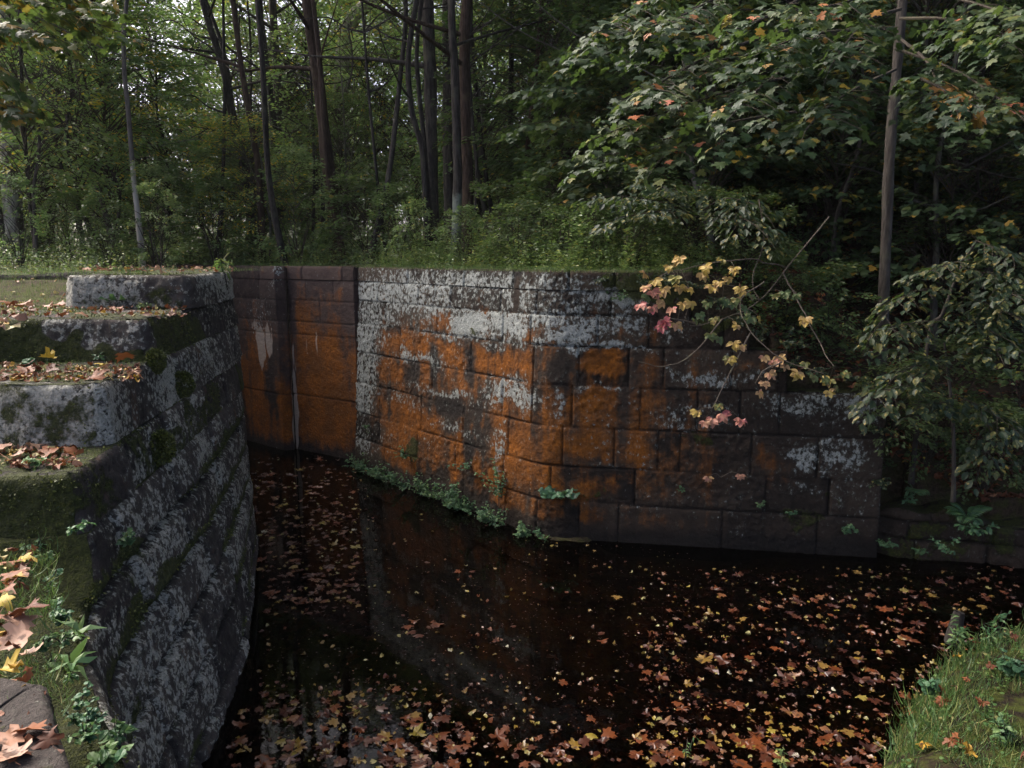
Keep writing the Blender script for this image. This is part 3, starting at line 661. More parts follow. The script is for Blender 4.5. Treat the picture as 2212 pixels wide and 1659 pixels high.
wx, wy = np.meshgrid(np.linspace(-22, 14, 60), np.linspace(-1, 25, 60), indexing='ij')
i = np.arange(59)[:, None] * 60; j = np.arange(59)[None]
water = tag(mk('water', np.stack([wx, wy, np.full(wx.shape, ZW)], -1).reshape(-1, 3), [(np.stack([i + j, i + 60 + j, i + 61 + j, i + j + 1], -1).reshape(-1, 4), 0)], M['water']), kind='structure')
# ---------------------------------------------------------------- foliage
def spray(acc, base, d, length, width, n, size, tpl, droop=.25, flat=.35, tint=None, mat=0, vdown=.35, sag=.05):
    d = unit(d); side = unit(np.cross(d, [0, 0, 1.])); up = np.cross(side, d)
    t = rng.random(n) ** .75; u = rng.uniform(-1, 1, n)
    wd = width * np.sin(PI * np.clip(t * .85 + .12, 0, 1)) ** .7
    pos = np.asarray(base) + d * (t * length)[:, None] + side * (u * wd)[:, None] + np.array([0, 0, 1.]) * (-droop * length * t ** 2 + rng.normal(0, sag, n))[:, None]
    ld = d * (.5 + .5 * rng.random(n))[:, None] + side * (np.sign(u) * (.3 + .6 * rng.random(n)))[:, None] - np.array([0, 0, 1.]) * (vdown * (.4 + rng.random(n)))[:, None]
    nr = np.array([0, 0, 1.]) + rng.normal(0, flat, (n, 3))
    sz = size * rng.uniform(.65, 1.15, n)
    tt = rng.random(n) if tint is None else np.clip(tint(n), 0, 1)
    add_leaves(acc, tpl, pos, ld, nr, sz, tt, mat)
def ptint(hi=.85, p=.04, lo=0): 
    return lambda n: np.where(rng.random(n) < p, rng.uniform(hi, 1, n), rng.uniform(lo, hi, n) * rng.uniform(.6, 1))
def crown_mesh(name, kind, R, H, ns, nl, size, tpl, mats, open_=.0, p=.04, shape='egg', droop=.25, tw=.012):
    """leaf crown round the z axis, base at z=0"""
    a = Acc()
    for k in range(ns):
        h = rng.random() ** .9; az = rng.uniform(0, 2 * PI)
        prof = {'egg': math.sin(PI * (h * .82 + .14)) ** .7, 'dome': math.sqrt(max(.03, 1 - h ** 2)), 'col': .6 + .4 * math.sin(PI * h)}[shape]
        prof *= .75 + .5 * vnoise(np.array([[math.cos(az) * 1.7, math.sin(az) * 1.7, h * 4 + R]]), int(R * 10))[0]
        L = R * rng.uniform(.22, .42); r1 = R * prof; r0 = max(0, (r1 - L) * rng.uniform(.35, 1.0) ** .5)
        el = rng.uniform(-.15, .35) + .5 * (h - .4)
        d = np.array([math.cos(az) * math.cos(el), math.sin(az) * math.cos(el), math.sin(el)])
        b = np.array([math.cos(az) * r0, math.sin(az) * r0, h * H])
        spray(a, b, d, L * 1.25, L * .5, int(nl * rng.uniform(.6, 1.3)), size, tpl, droop, .4, ptint(.85, p), 0)
        z0 = max(-.3, h * H - r0 * rng.uniform(.5, 1.0))
        tube(a, smooth_path([(0, 0, z0), b * [.55, .55, 1] + [0, 0, -.15 * r0], b, b + d * L * .8 + [0, 0, -droop * L * .5]], 3), np.linspace(tw, tw * .25, 10), 4, 1)
    return a.build(name, mats, link=False, smooth=False)
UND = [crown_mesh('crown', 0, 1.9, 4.2, 105, 62, .105, 'tiny', [M['far_leaf'], M['twig']], p=.05, shape='egg'),
       crown_mesh('crown', 0, 2.3, 3.6, 120, 62, .11, 'tiny', [M['pale_leaf'], M['twig']], p=.05, shape='dome'),
       crown_mesh('crown', 0, 1.6, 5.0, 105, 60, .095, 'tiny', [M['far_leaf'], M['twig']], p=.02, shape='col'),
       crown_mesh('crown', 0, 2.2, 4.4, 100, 58, .115, 'tiny', [M['yellow_leaf'], M['twig']], p=.2, shape='egg'),
       crown_mesh('crown', 0, 2.4, 3.8, 125, 60, .12, 'tiny', [M['dark_leaf'], M['twig']], p=.05, shape='dome', droop=.15)]
CAN = [crown_mesh('crown', 0, 3.8, 11, 135, 60, .16, 'tiny', [M['far_leaf'], M['bark']], p=.05, shape='egg', tw=.05),
       crown_mesh('crown', 0, 3.2, 12, 135, 56, .15, 'tiny', [M['pale_leaf'], M['bark']], p=.08, shape='col', tw=.05),
       crown_mesh('crown', 0, 4.3, 9, 140, 60, .17, 'tiny', [M['far_leaf'], M['bark']], p=.03, shape='dome', tw=.05),
       crown_mesh('crown', 0, 3.4, 10, 125, 55, .15, 'tiny', [M['yellow_leaf'], M['bark']], p=.25, shape='egg', tw=.05)]
SCR = [crown_mesh('crown', 0, 2.1, 5.2, 74, 42, .085, 'tiny', [M['pale_leaf'], M['twig']], p=.03, shape='col', droop=.3, tw=.01),
       crown_mesh('crown', 0, 2.3, 4.6, 70, 44, .09, 'tiny', [M['far_leaf'], M['twig']], p=.04, shape='egg', droop=.3, tw=.01)]
HIL = [crown_mesh('crown', 0, 1.9, 3.4, 80, 34, .13, 'maple_s', [M['hill_leaf'], M['twig']], p=.12, shape='dome', droop=.12),
       crown_mesh('crown', 0, 1.6, 4.0, 75, 34, .12, 'maple_s', [M['hill_leaf'], M['twig']], p=.2, shape='egg', droop=.15)]
def trunk_acc(P, r0, r1, sides=9, limbs=0, seed=0, lo=.35, m=5, flare=.35):
    a = Acc(); P = smooth_path(P, m); n = len(P); t = np.linspace(0, 1, n)
    R = r0 + (r1 - r0) * t; R = R * (1 + flare * np.exp(-t * n * .35))
    tube(a, P, R, sides, 0, .5, .25, seed)
    r = np.random.default_rng(seed)
    for k in range(limbs):
        f = r.uniform(lo, .92); i = int(f * (n - 1)); az = r.uniform(0, 2 * PI); L = r.uniform(.8, 2.2) * (1 + 8 * r0)
        d = np.array([math.cos(az), math.sin(az), r.uniform(.1, .7)]); b = P[i]
        tube(a, smooth_path([b, b + d * L * .35, b + d * L * .7 + [0, 0, r.uniform(-.15, .3)], b + d * L * 1.1 + r.normal(0, .2, 3)], 3), np.linspace(R[i] * .45, .008, 10), 5, 0, .5, .2, k)
    return a
def trunk_mesh(seed, H, r0, bend, limbs):
    r = np.random.default_rng(seed); n = 7
    x = np.cumsum(r.normal(0, bend, n)) * .6; y = np.cumsum(r.normal(0, bend, n)) * .6; x -= x[0]; y -= y[0]
    P = np.column_stack([x, y, np.linspace(-.3, H, n)])
    return trunk_acc(P, r0, r0 * .35, 8, limbs, seed, .3), P[-1]
BT = []
for k, (H, r0, bend, mt) in enumerate([(15, .14, .35, 'bark'), (17, .2, .3, 'bark'), (13, .1, .45, 'bark_black'), (16, .17, .3, 'bark_grey'), (12, .085, .5, 'bark_black'), (15, .13, .4, 'bark_red')]):
    a, tip = trunk_mesh(300 + k, H, r0, bend, 9); BT.append((a.build('trunk', [M[mt]], link=False), tip, H))
STM = []
for k, (H, r0, bend, mt) in enumerate([(5.5, .05, .22, 'bark_black'), (5, .04, .26, 'bark'), (6, .06, .2, 'bark_grey')]):
    a, tip = trunk_mesh(400 + k, H, r0, bend, 6); STM.append((a.build('trunk', [M[mt]], link=False), tip, H))
def gz(x, y): return float(ground_z(np.array([x]), np.array([y]))[0])
USED = []
SECT = (-.44, .02)
def open_sky(x, y, s, top):
    'the canopy lets the sky in over this part of the wood: keep the trees there lower'
    return max(.45, min(s, (.53 * y - 6.5) / top)) if SECT[0] < x / y < SECT[1] else s
def plant_tree(x, y, tr, cr, label, group, cat='tree', name='tree', s=1.0, ch=.5, cs=1.0, rz=None, z=None, cz=None, tilt=0):
    rz = rng.uniform(0, 6.28) if rz is None else rz
    t = thing(name, (x, y, gz(x, y) if z is None else z), label, cat, group, rz); t.scale = (s, s, s)
    if tilt: t.rotation_euler = (rng.normal(0, tilt), rng.normal(0, tilt), rz)
    me, tip, H = tr; ob('trunk', me, t)
    if cr is not None:
        h = H * ch if cz is None else cz
        ob('crown', cr, t, (tip[0] * h / H, tip[1] * h / H, h), rng.uniform(0, 6.28), (cs, cs, cs))
    USED.append((x, y)); return t
def px_tree(name, label, cat, pts, Y, r0, r1, mt, top=14, limbs=5, crown=None, crown_z=None, cs=1.0, seed=0, group=None, ground=None, parts=None, dY=0.0, lo=.5):
    """trunk drawn through photo points at distance Y, base carried down to the ground"""
    W = [at_y(px, py, Y + dY * k) for k, (px, py) in enumerate(pts)]
    b = W[0].copy(); g = gz(b[0], b[1]) if ground is None else ground
    if g < b[2] - .05: W = [np.array([b[0] - (W[1][0] - b[0]) * .3, b[1], g])] + W
    W[0][2] = g
    if top > W[-1][2]:
        d = unit(W[-1] - W[-2]); k = (top - W[-1][2]); d = d / max(.3, d[2])
        W += [W[-1] + d * k * .5 + [.1, .2, 0], W[-1] + d * k + [-.1, .4, 0]]
    W = np.array(W); base = W[0].copy(); W[0][2] -= .25
    t = thing(name, base, label, cat, group)
    trunk_acc(W - base, r0, r1, 12, limbs, seed, lo).build('trunk', [M[mt]], t)
    if crown is not None:
        c = W[-1] - base; zc_ = (crown_z if crown_z is not None else c[2] * .5)
        f = np.interp(zc_, W[:, 2] - base[2], np.arange(len(W))); i = int(f); q = (W[min(i + 1, len(W) - 1)] - W[i]) * (f - i) + W[i] - base
        ob('crown', crown, t, (q[0], q[1], zc_), rng.uniform(0, 6.28), cs)
    USED.append((base[0], base[1])); return t
# ---------------------------------------------------------------- the trees one can tell apart
T_ = px_tree
T_('sycamore_tree', 'big pale barked tree at the far left edge of the wood', 'tree', [(32, 535), (24, 380), (18, 200), (8, 0)], 19, .25, .16, 'bark_pale', 17, 3, CAN[0], 7.5, seed=1)
T_('bare_tree', 'slim tree with a bare white lower stem behind the pier', 'tree', [(298, 470), (289, 390), (277, 240), (268, 140), (270, 40)], 16.6, .06, .036, 'bark_white', 11, 2, CAN[1], 7, .5, seed=2)
T_('leaning_tree', 'thin dark tree leaning left in the shade on the left', 'tree', [(207, 515), (165, 440), (130, 350), (118, 270)], 21, .07, .035, 'bark_black', 7, 4, UND[0], 3.4, seed=3, lo=.3)
T_('sycamore_tree', 'thick grey trunk with pale patches deep in the wood on the left', 'tree', [(216, 470), (216, 260), (219, 110), (216, 0)], 30, .26, .2, 'bark_grey', 16, 4, CAN[2], 9, .6, seed=4)
T_('crooked_tree', 'dark crooked tree bending left, in the middle of the left wood', 'tree', [(541, 460), (527, 380), (511, 310), (498, 230), (487, 170), (468, 100), (448, 40)], 21, .12, .075, 'bark_black', 14, 5, UND[1], 9.0, 1.4, seed=5)
T_('crooked_tree', 'thin dark stem beside the crooked tree', 'tree', [(548, 450), (538, 380), (521, 300), (505, 240)], 22, .07, .05, 'bark_black', 9, 4, None, seed=6)
T_('tall_tree', 'tall dark tree leaning gently left, left of the heavy viny trunk', 'tree', [(602, 450), (596, 350), (589, 250), (578, 160), (565, 60), (560, 0)], 22, .11, .08, 'bark_black', 14, 4, UND[3], 9.5, 1.3, seed=7)
T_('tall_tree', 'tall grey trunk just behind the leaning dark tree', 'tree', [(604, 440), (602, 300), (598, 150), (588, 0)], 25, .14, .1, 'bark', 15, 4, CAN[0], 10, .5, seed=8)
T_('viny_tree', 'heavy dark tree wrapped in hanging vines, left of the centre', 'tree', [(720, 440), (706, 340), (697, 250), (684, 150), (672, 70), (663, 0)], 18, .15, .105, 'bark_red', 14, 3, UND[1], 9.0, 1.3, seed=9)
T_('sycamore_tree', 'white barked sycamore with a curving limb high in the wood', 'tree', [(741, 460), (738, 300), (738, 150), (744, 90), (764, 40), (812, -10)], 27, .3, .2, 'bark_pale', 15, 2, CAN[2], 9, .5, seed=10)
cg = 'the trunks of the clump at the centre of the wood'
T_('oak_tree', 'stout furrowed trunk, left one of the thick central clump', 'tree', [(938, 528), (932, 400), (931, 240), (928, 120), (924, 0)], 17.2, .155, .125, 'bark', 14, 2, UND[0], 9, 1.3, seed=11)
T_('oak_tree', 'straight furrowed grey trunk behind the central clump', 'tree', [(972, 505), (969, 350), (968, 180), (968, 0)], 18.6, .14, .12, 'bark', 14, 2, UND[4], 9.5, 1.2, seed=12)
T_('beech_tree', 'trunk pale with lichen at its foot, front of the central clump', 'tree', [(984, 552), (987, 470), (989, 390), (986, 280), (982, 150), (976, 40)], 15.4, .115, .06, 'bark_lichen', 12, 3, UND[0], 8.5, 1.1, seed=13)
T_('maple_tree', 'smooth reddish trunk that forks, right of the central clump', 'tree', [(1009, 535), (1010, 420), (1006, 290), (1003, 180), (1003, 90), (1010, 0)], 15.8, .13, .095, 'bark_red', 13, 4, UND[3], 8.5, 1.25, seed=14, lo=.45)
T_('thin_tree', 'thin crooked stem close against the reddish trunk', 'tree', [(1026, 500), (1030, 370), (1022, 280), (1016, 200), (1012, 120)], 16.3, .045, .03, 'bark_black', 8, 3, None, seed=15)
T_('thin_tree', 'thin dark trunk with a kink, left of the central clump', 'tree', [(924, 500), (918, 400), (912, 320), (897, 270), (886, 215), (882, 130), (893, 40)], 16.6, .075, .05, 'bark_black', 12, 4, UND[1], 8.5, seed=16)
T_('thin_tree', 'slim dark trunk leaning left inside the central clump', 'tree', [(928, 470), (922, 380), (915, 300), (905, 190), (900, 120), (908, 20)], 16.9, .055, .04, 'bark_black', 12, 4, None, seed=17)
T_('young_tree', 'slim straight trunk right of the central clump', 'tree', [(1102, 470), (1104, 350), (1103, 230), (1105, 120), (1104, 0)], 19.5, .075, .06, 'bark_black', 14, 5, CAN[1], 7.5, .7, seed=18)
T_('young_tree', 'thin brown trunk leaning right, right of the central clump', 'tree', [(1127, 450), (1134, 400), (1142, 330), (1150, 270), (1162, 190)], 20.5, .075, .05, 'bark_red', 9, 4, UND[4], 5, seed=19)
T_('young_tree', 'dim grey trunk at the foot of the dark hill', 'tree', [(1202, 395), (1205, 320), (1207, 220), (1210, 100)], 24, .13, .1, 'bark', 15, 4, CAN[2], 8, .8, seed=20)
T_('hill_tree', 'dark trunk bending left on the shaded hill', 'tree', [(1742, 410), (1736, 300), (1730, 210), (1718, 100), (1710, 0)], 16.5, .14, .11, 'bark_black', 15, 4, CAN[0], 9, seed=21)
T_('hill_tree', 'stout dark trunk leaning right on the shaded hill', 'tree', [(1816, 310), (1826, 220), (1838, 110), (1850, 0)], 17.5, .17, .15, 'bark_black', 16, 4, CAN[2], 9.5, seed=22)
T_('hill_tree', 'dark rough trunk near the right edge of the hill', 'tree', [(2082, 400), (2084, 290), (2090, 180), (2100, 60)], 15, .08, .065, 'bark_black', 13, 4, CAN[0], 9, .8, seed=23)
T_('hill_tree', 'slim grey trunk behind the tall maple on the right', 'tree', [(1975, 540), (1978, 420), (1985, 330), (1992, 200)], 14.5, .05, .04, 'bark_grey', 8, 4, UND[4], 4.5, seed=24)
T_('hill_tree', 'thin dark stem between the two dark hill trunks', 'tree', [(1700, 420), (1690, 300), (1676, 200), (1664, 60)], 19, .07, .05, 'bark_black', 12, 4, UND[4], 6, seed=25)
ft = thing('fallen_tree', at_y(2118, 610, 12.2), 'bare leaning dead trunk at the right edge of the hillside', 'dead tree')
fb = np.array(ft.location)
trunk_acc([at_y(2112, 625, 12.2) - fb, at_y(2150, 560, 12.5) - fb, at_y(2205, 490, 12.9) - fb, at_y(2290, 400, 13.6) - fb], .07, .05, 9, 2, 77).build('trunk', [M['bark_black']], ft)
# understorey trees with their own place
def small(px, py, Y, tr, cr, label, s=1.0, cz=1.6, cs=1.0, name='small_tree', lift=0):
    if 430 < px < 1000 and Y > 16: Y, s = Y + 11, s * 1.5     # deep in the wood, where the sky opens above them
    p = at_y(px, py, Y); return plant_tree(p[0], Y, STM[tr], UND[cr], label, None, 'tree', name, s, cz=cz, cs=cs)
small(455, 400, 19, 0, 1, 'pale green leafy young tree in front of the crooked tree', 1.25, 1.9, 1.05)
small(655, 400, 17.5, 1, 3, 'young tree with yellow turning leaves beside the viny tree', 1.2, 2.0, .9)
small(350, 420, 21, 0, 2, 'bushy green young tree behind the bare white stem', 1.1, 1.3)
small(820, 430, 19, 2, 3, 'yellow and green young tree just left of the central clump', 1.2, 2.2, .9)
small(1180, 440, 17.5, 1, 4, 'spreading dark green young tree right of the central clump', 1.15, 2.2, .95)
small(60, 450, 16.5, 1, 0, 'leafy young tree in front of the big pale trunk', 1.1, 1.5)
small(1330, 470, 17, 0, 4, 'dark young tree below the maple boughs', 1.2, 1.3, .9)
small(110, 470, 24, 2, 1, 'pale young tree deep in the left wood', 1.3, 1.5)
small(1560, 400, 17.5, 0, 4, 'dark spreading young tree halfway up the hill', 1.2, 1.8)
small(1790, 420, 15, 1, 4, 'dark young tree between the hill trunk and the tall maple', 1.0, 1.4, .9)
small(2020, 420, 16, 2, 4, 'dark young tree at the right end of the hill', 1.15, 1.5)
small(2150, 430, 14, 1, 4, 'low dark young tree at the right edge of the picture', .9, 1.2)
small(250, 430, 18.5, 1, 0, 'full green young tree right of the bare white stem', 1.2, 1.4)
small(560, 430, 18.5, 1, 0, 'green young tree between the crooked tree and the viny trunk', 1.25, 1.5)
small(745, 440, 19.5, 0, 2, 'slim green young tree just right of the viny trunk', 1.2, 1.4)
small(860, 440, 21, 1, 1, 'pale green young tree seen left behind the central clump', 1.3, 1.4)
small(1060, 450, 20, 2, 0, 'green young tree seen right behind the central clump', 1.3, 1.5)
small(1260, 450, 19, 1, 4, 'dark green young tree left of the maple boughs', 1.3, 1.4)
small(180, 450, 18, 0, 3, 'young tree with some yellow leaves between the big pale trunk and the white stem', 1.15, 1.6)
small(1420, 430, 16, 2, 4, 'shaded young tree behind the flat layer of pale leaves', 1.2, 1.2)
for x, y, c, s_ in [(3.6, 13.2, 0, 1.0), (5.6, 13.4, 1, 1.1), (7.4, 12.8, 0, 1.0), (9.2, 13.2, 1, 1.1), (4.4, 15.4, 0, 1.2), (6.6, 15.6, 0, 1.2), (8.6, 15.4, 1, 1.2), (10.6, 15.0, 0, 1.1), (2.6, 15.6, 1, 1.2), (5.4, 17.8, 0, 1.3), (7.8, 18.2, 1, 1.3), (10.2, 18, 0, 1.3), (12.4, 17.2, 1, 1.2), (3.2, 18.4, 0, 1.3), (6.6, 21, 0, 1.4), (9.5, 21.5, 1, 1.4), (12.5, 21, 0, 1.4), (8.3, 11.9, 1, .8)]:
    plant_tree(x, y, STM[int(rng.integers(0, 3))], HIL[c], 'leafy young tree with lobed, partly yellow leaves on the dark hillside', 'young trees on the dark hillside', name='small_tree', s=s_, cz=rng.uniform(.8, 1.5), cs=rng.uniform(.8, 1.0), tilt=.05)
# the rest of the wood
def scatter(n, f, mind, tries=4000):
    out = []
    for _ in range(tries):
        if len(out) >= n: break
        x, y = f()
        if all((x - a) ** 2 + (y - b) ** 2 > mind ** 2 for a, b in USED + out): out.append((x, y))
    return out
def wood(y0, y1):
    y = y0 + (y1 - y0) * rng.random() ** .8; return rng.uniform(-.74 * y - 1, .74 * y + 2), y
for x, y in scatter(38, lambda: wood(24, 58), 2.2):
    k = rng.integers(0, 6); c = rng.integers(0, 4)
    if x > 3 and c in (1, 3): c = 2 if rng.random() < .6 else 0
    sc_ = open_sky(x, y, rng.uniform(.9, 1.3), 18.5)
    plant_tree(x, y, BT[k], CAN[c], 'tall slender tree among many in the wood behind the lock', 'tall trees of the wood', s=sc_, ch=rng.uniform(.35, .55), cs=rng.uniform(.8, 1.05), tilt=.05)
for x, y in scatter(150, lambda: wood(18, 46), 1.5):
    k = rng.integers(0, 3); c = rng.integers(0, 5) if x < 2 else (4 if rng.random() < .7 else 0)
    su = rng.uniform(.8, 1.35)
    if SECT[0] < x / y < SECT[1]: su = min(su, max(.45, (.50 * y - 5.0) / 6.5))
    plant_tree(x, y, STM[k], UND[c], 'small leafy tree of the undergrowth in the wood behind the lock', 'small trees of the wood', name='small_tree', s=su, cz=rng.uniform(.7, 2.2), cs=rng.uniform(.75, 1.05), tilt=.06)
for px, Y, c, s_ in [(610, 25, 1, 1.3), (760, 22, 1, 1.3), (880, 24, 0, 1.3), (545, 26, 1, 1.5), (690, 27, 0, 1.5), (820, 27, 1, 1.5), (410, 25, 1, 1.4), (250, 20, 1, 1.3), (1040, 21, 1, 1.2), (1150, 23, 1, 1.3), (950, 29, 0, 1.5), (320, 27, 0, 1.5), (200, 25, 0, 1.5)]:
    p = at_y(px, 450, Y); plant_tree(p[0], Y, STM[int(rng.integers(0, 3))], SCR[c], 'loose airy young tree whose small leaves veil the trunks of the wood', 'airy young trees of the wood', name='small_tree', s=s_, cz=.9, cs=1.0, tilt=.04)
for x, y in scatter(34, lambda: wood(17.5, 36), 1.1):
    k = [2, 4, 4, 0][int(rng.integers(0, 4))]
    plant_tree(x, y, BT[k], UND[int(rng.integers(0, 5))], 'thin bare trunk with a small high crown in the wood behind the lock', 'thin trunks of the wood', name='thin_tree', s=rng.uniform(.6, .8), cz=10.5, cs=.8, tilt=.07)
for k in range(24):
    px = 45 + 47 * k + rng.uniform(-16, 16); Y = rng.uniform(15.6, 20.5); p = at_y(px, 500, Y)
    if 900 < px < 1040 or in_poly(np.array([p[0]]), np.array([Y]), CH)[0]: continue
    t = plant_tree(p[0], Y, BT[[2, 4, 4, 5][k % 4]], UND[k % 3], 'slim bare upright stem standing at the front edge of the wood', 'slim stems at the front of the wood', name='slim_tree', s=rng.uniform(.42, .72), cz=11.2, cs=.6, tilt=.06)
    t.scale = (t.scale[0], t.scale[1], .95)
# the far wood that closes the view: one mass
a = Acc()
for k in range(1300):
    y = rng.uniform(58, 82); x = rng.uniform(-.85 * y, .85 * y); g = gz(x, y)
    z = g + rng.random() ** 2.6 * (11 if x < 6 else 17); az = rng.uniform(0, 6.28)
    spray(a, (x, y, z), (math.cos(az), math.sin(az), .1), 3.2, 1.6, 46, .42, 'tiny', .2, .6, ptint(.85, .06), 0, sag=.5)
tag(a.build('far_woods', [M['far_leaf']], smooth=False), kind='stuff')
# ---------------------------------------------------------------- undergrowth behind the walls (nobody could count it)
def herbs(acc, XY, Zb, hmin, hmax, nl, size, tpl='tiny', p=.06, stem=True, lean=.15, spread=.1):
    for (x, y), z in zip(XY, Zb):
        h = rng.uniform(hmin, hmax); ln = rng.normal(0, lean, 2)
        n = max(4, int(nl * rng.uniform(.6, 1.3))); t = rng.uniform(.12, 1, n); az = rng.uniform(0, 6.28, n)
        pos = np.column_stack([x + ln[0] * h * t ** 2 + np.cos(az) * spread * .3, y + ln[1] * h * t ** 2 + np.sin(az) * spread * .3, z + h * t])
        d = np.column_stack([np.cos(az), np.sin(az), rng.uniform(-.35, .5, n)])
        nr = np.column_stack([-np.cos(az) * .4, -np.sin(az) * .4, np.ones(n)]) + rng.normal(0, .3, (n, 3))
        base = rng.uniform(.15, .8)
        add_leaves(acc, tpl, pos, d, nr, size * rng.uniform(.6, 1.2, n) * (1.15 - .5 * t), np.clip(np.where(rng.random(n) < p, .97, base + rng.normal(0, .15, n)), 0, 1))
        if stem and rng.random() < .3:
            s_ = np.array([[x, y, z - .05], [x + ln[0] * h * .25, y + ln[1] * h * .25, z + h * .5], [x + ln[0] * h, y + ln[1] * h, z + h]])
            tube(acc, s_, [.004, .003, .002], 3, 1)
def behind(w, s_lo, s_hi, n, o0, o1, pw=1.0):
    k = rng.integers(np.searchsorted(w.s, s_lo), min(len(w.s), np.searchsorted(w.s, s_hi)), n)
    off = o0 + (o1 - o0) * rng.random(n) ** pw
    return w.XY[k] - w.N[k] * off[:, None]
a = Acc()
q = np.vstack([behind(WW, 0, 4.2, 620, .55, 4.5, .8), behind(WW, 4.0, S1 + .3, 260, .55, 3.0, .8), behind(LW, 1, LW.s[-1], 900, .75, 5.5, .8)])
herbs(a, q, ground_z(q[:, 0], q[:, 1]), .35, 1.1, 28, .085, 'tiny', .05)
q = np.vstack([behind(WW, 0, S1 + .3, 620, .35, 1.3), behind(LW, 1, LW.s[-1], 420, .5, 1.4)])
herbs(a, q, ground_z(q[:, 0], q[:, 1]), .12, .45, 14, .06, 'tiny', .08, False)
q = np.column_stack([rng.uniform(-24, -6.5, 520), rng.uniform(15.5, 22, 520)])
herbs(a, q, ground_z(q[:, 0], q[:, 1]), .4, 1.3, 30, .095, 'tiny', .05)
q = np.column_stack([rng.uniform(-14, -6.2, 520), rng.uniform(11.4, 16, 520)]); q = q[~in_poly(q[:, 0], q[:, 1], CH) & (q[:, 0] + q[:, 1] < 7.5 + 2)]
herbs(a, q, ground_z(q[:, 0], q[:, 1]), .08, .5, 16, .06, 'tiny', .1)
q = np.column_stack([rng.uniform(-30, 14, 900), rng.uniform(17.5, 28, 900)]); 
herbs(a, q, ground_z(q[:, 0], q[:, 1]), .5, 1.6, 30, .12, 'tiny', .04)
tag(a.build('undergrowth', [M['herb'], M['twig']], smooth=False), kind='stuff')
# shaded ground cover on the hill to the right
a = Acc()
q = np.column_stack([rng.uniform(2.7, 13, 1700), 10.25 + 11 * rng.random(1700) ** 1.3])
k = ~in_poly(q[:, 0], q[:, 1], CH) & ~((q[:, 0] > 5.2) & (q[:, 1] < 12.5) & (rng.random(1700) < .75)); q = q[k]
herbs(a, q, ground_z(q[:, 0], q[:, 1]), .1, .65, 18, .085, 'tiny', .05, True)
tag(a.build('hill_undergrowth', [M['dark_leaf'], M['twig']], smooth=False), kind='stuff')
# brown leaves lying on the hillside and in the wood
def lying(acc, tpl, XY, Z, size, tints, tilt=.3, curl=.3, lift=.012):
    n = len(XY); az = rng.uniform(0, 6.28, n)
    d = np.column_stack([np.cos(az), np.sin(az), rng.normal(0, tilt * .5, n)]); nr = np.array([0, 0, 1.]) + rng.normal(0, tilt, (n, 3))
    add_leaves(acc, tpl, np.column_stack([XY, Z + lift + rng.random(n) * lift]), d, nr, np.asarray(size), tints, 0, curl)
a = Acc(); n = 5200
q = np.column_stack([rng.uniform(3.2, 15, n), 9.8 + 11 * rng.random(n) ** 1.5]); k = ~in_poly(q[:, 0], q[:, 1], CH); q = q[k]; n = len(q)
lying(a, 'maple_s', q, ground_z(q[:, 0], q[:, 1]), rng.uniform(.07, .15, n), rng.choice([.05, .15, .2, .3, .4, .55, .8], n, p=[.25, .25, .2, .15, .08, .04, .03]), .4)
tag(a.build('leaf_litter', [M['litter']], smooth=False), kind='stuff')

# ---------------------------------------------------------------- shrubs at the wood's edge
SHR = [crown_mesh('crown', 0, 1.0, 1.7, 46, 46, .085, 'tiny', [M['herb'], M['twig']], shape='dome', droop=.35, tw=.008),
       crown_mesh('crown', 0, .8, 2.0, 42, 46, .08, 'tiny', [M['pale_leaf'], M['twig']], shape='egg', droop=.3, tw=.008),
       crown_mesh('crown', 0, 1.1, 1.5, 48, 48, .1, 'tiny', [M['dark_leaf'], M['twig']], shape='dome', droop=.3, tw=.008)]
sa = Acc()
for k in range(5):
    az = k * 1.3; tube(sa, [(0, 0, -.1), (math.cos(az) * .12, math.sin(az) * .12, .4), (math.cos(az) * .35, math.sin(az) * .35, 1.1)], [.016, .012, .006], 5, 0)
SHT = sa.build('stem', [M['twig']], link=False)
def shrub(px, py, Y, v, label, s=1.0, group=None):
    p = at_y(px, py, Y); t = thing('shrub', (p[0], Y, gz(p[0], Y)), label, 'shrub', group, rng.uniform(0, 6.28)); t.scale = (s, s, s)
    ob('stem', SHT, t); ob('crown', SHR[v], t, (0, 0, .12)); return t
shrub(330, 500, 16.5, 1, 'pale bushy shrub at the foot of the bare white stem', 1.0)
shrub(460, 500, 17.5, 0, 'green shrub before the crooked dark tree', 1.1)
shrub(640, 480, 17.0, 1, 'pale shrub left of the viny trunk', 1.2)
shrub(790, 480, 16.8, 2, 'dark green shrub right of the viny trunk', 1.2)
shrub(860, 500, 15.8, 0, 'low green shrub left of the central clump', .9)
shrub(1075, 500, 14.6, 2, 'dark shrub right of the reddish trunk', 1.0)
shrub(1190, 500, 13.8, 2, 'broad dark shrub over the wall, below the dark young tree', 1.1)
shrub(1310, 520, 13.0, 2, 'dark shrub behind the mossy end of the wall top', 1.05)
shrub(1420, 530, 13.2, 0, 'green shrub at the end of the wall top', .9)
shrub(232, 530, 15.5, 0, 'green shrub hiding the foot of the bare white stem', .8)
shrub(345, 530, 14.8, 1, 'pale shrub in front of the bare white stem, nearer the bank', .75)
shrub(40, 520, 14.5, 1, 'pale green shrub at the left edge of the bank', .8)
shrub(150, 520, 17.5, 0, 'shrub in the shade of the leaning tree', .9)
shrub(1925, 900, 10.0, 2, 'dark shrub close against the right end of the stones', .62)
shrub(2000, 1000, 10.1, 2, 'dark shrub behind the fern on the slope', .6)
shrub(2130, 1000, 10.0, 2, 'dark shrub over the low wall at the right edge', .75)
shrub(2200, 900, 10.8, 2, 'big dark shrub at the right edge of the picture', 1.0)
shrub(2060, 850, 11.2, 2, 'dark shrub higher on the slope behind the sapling', .85)
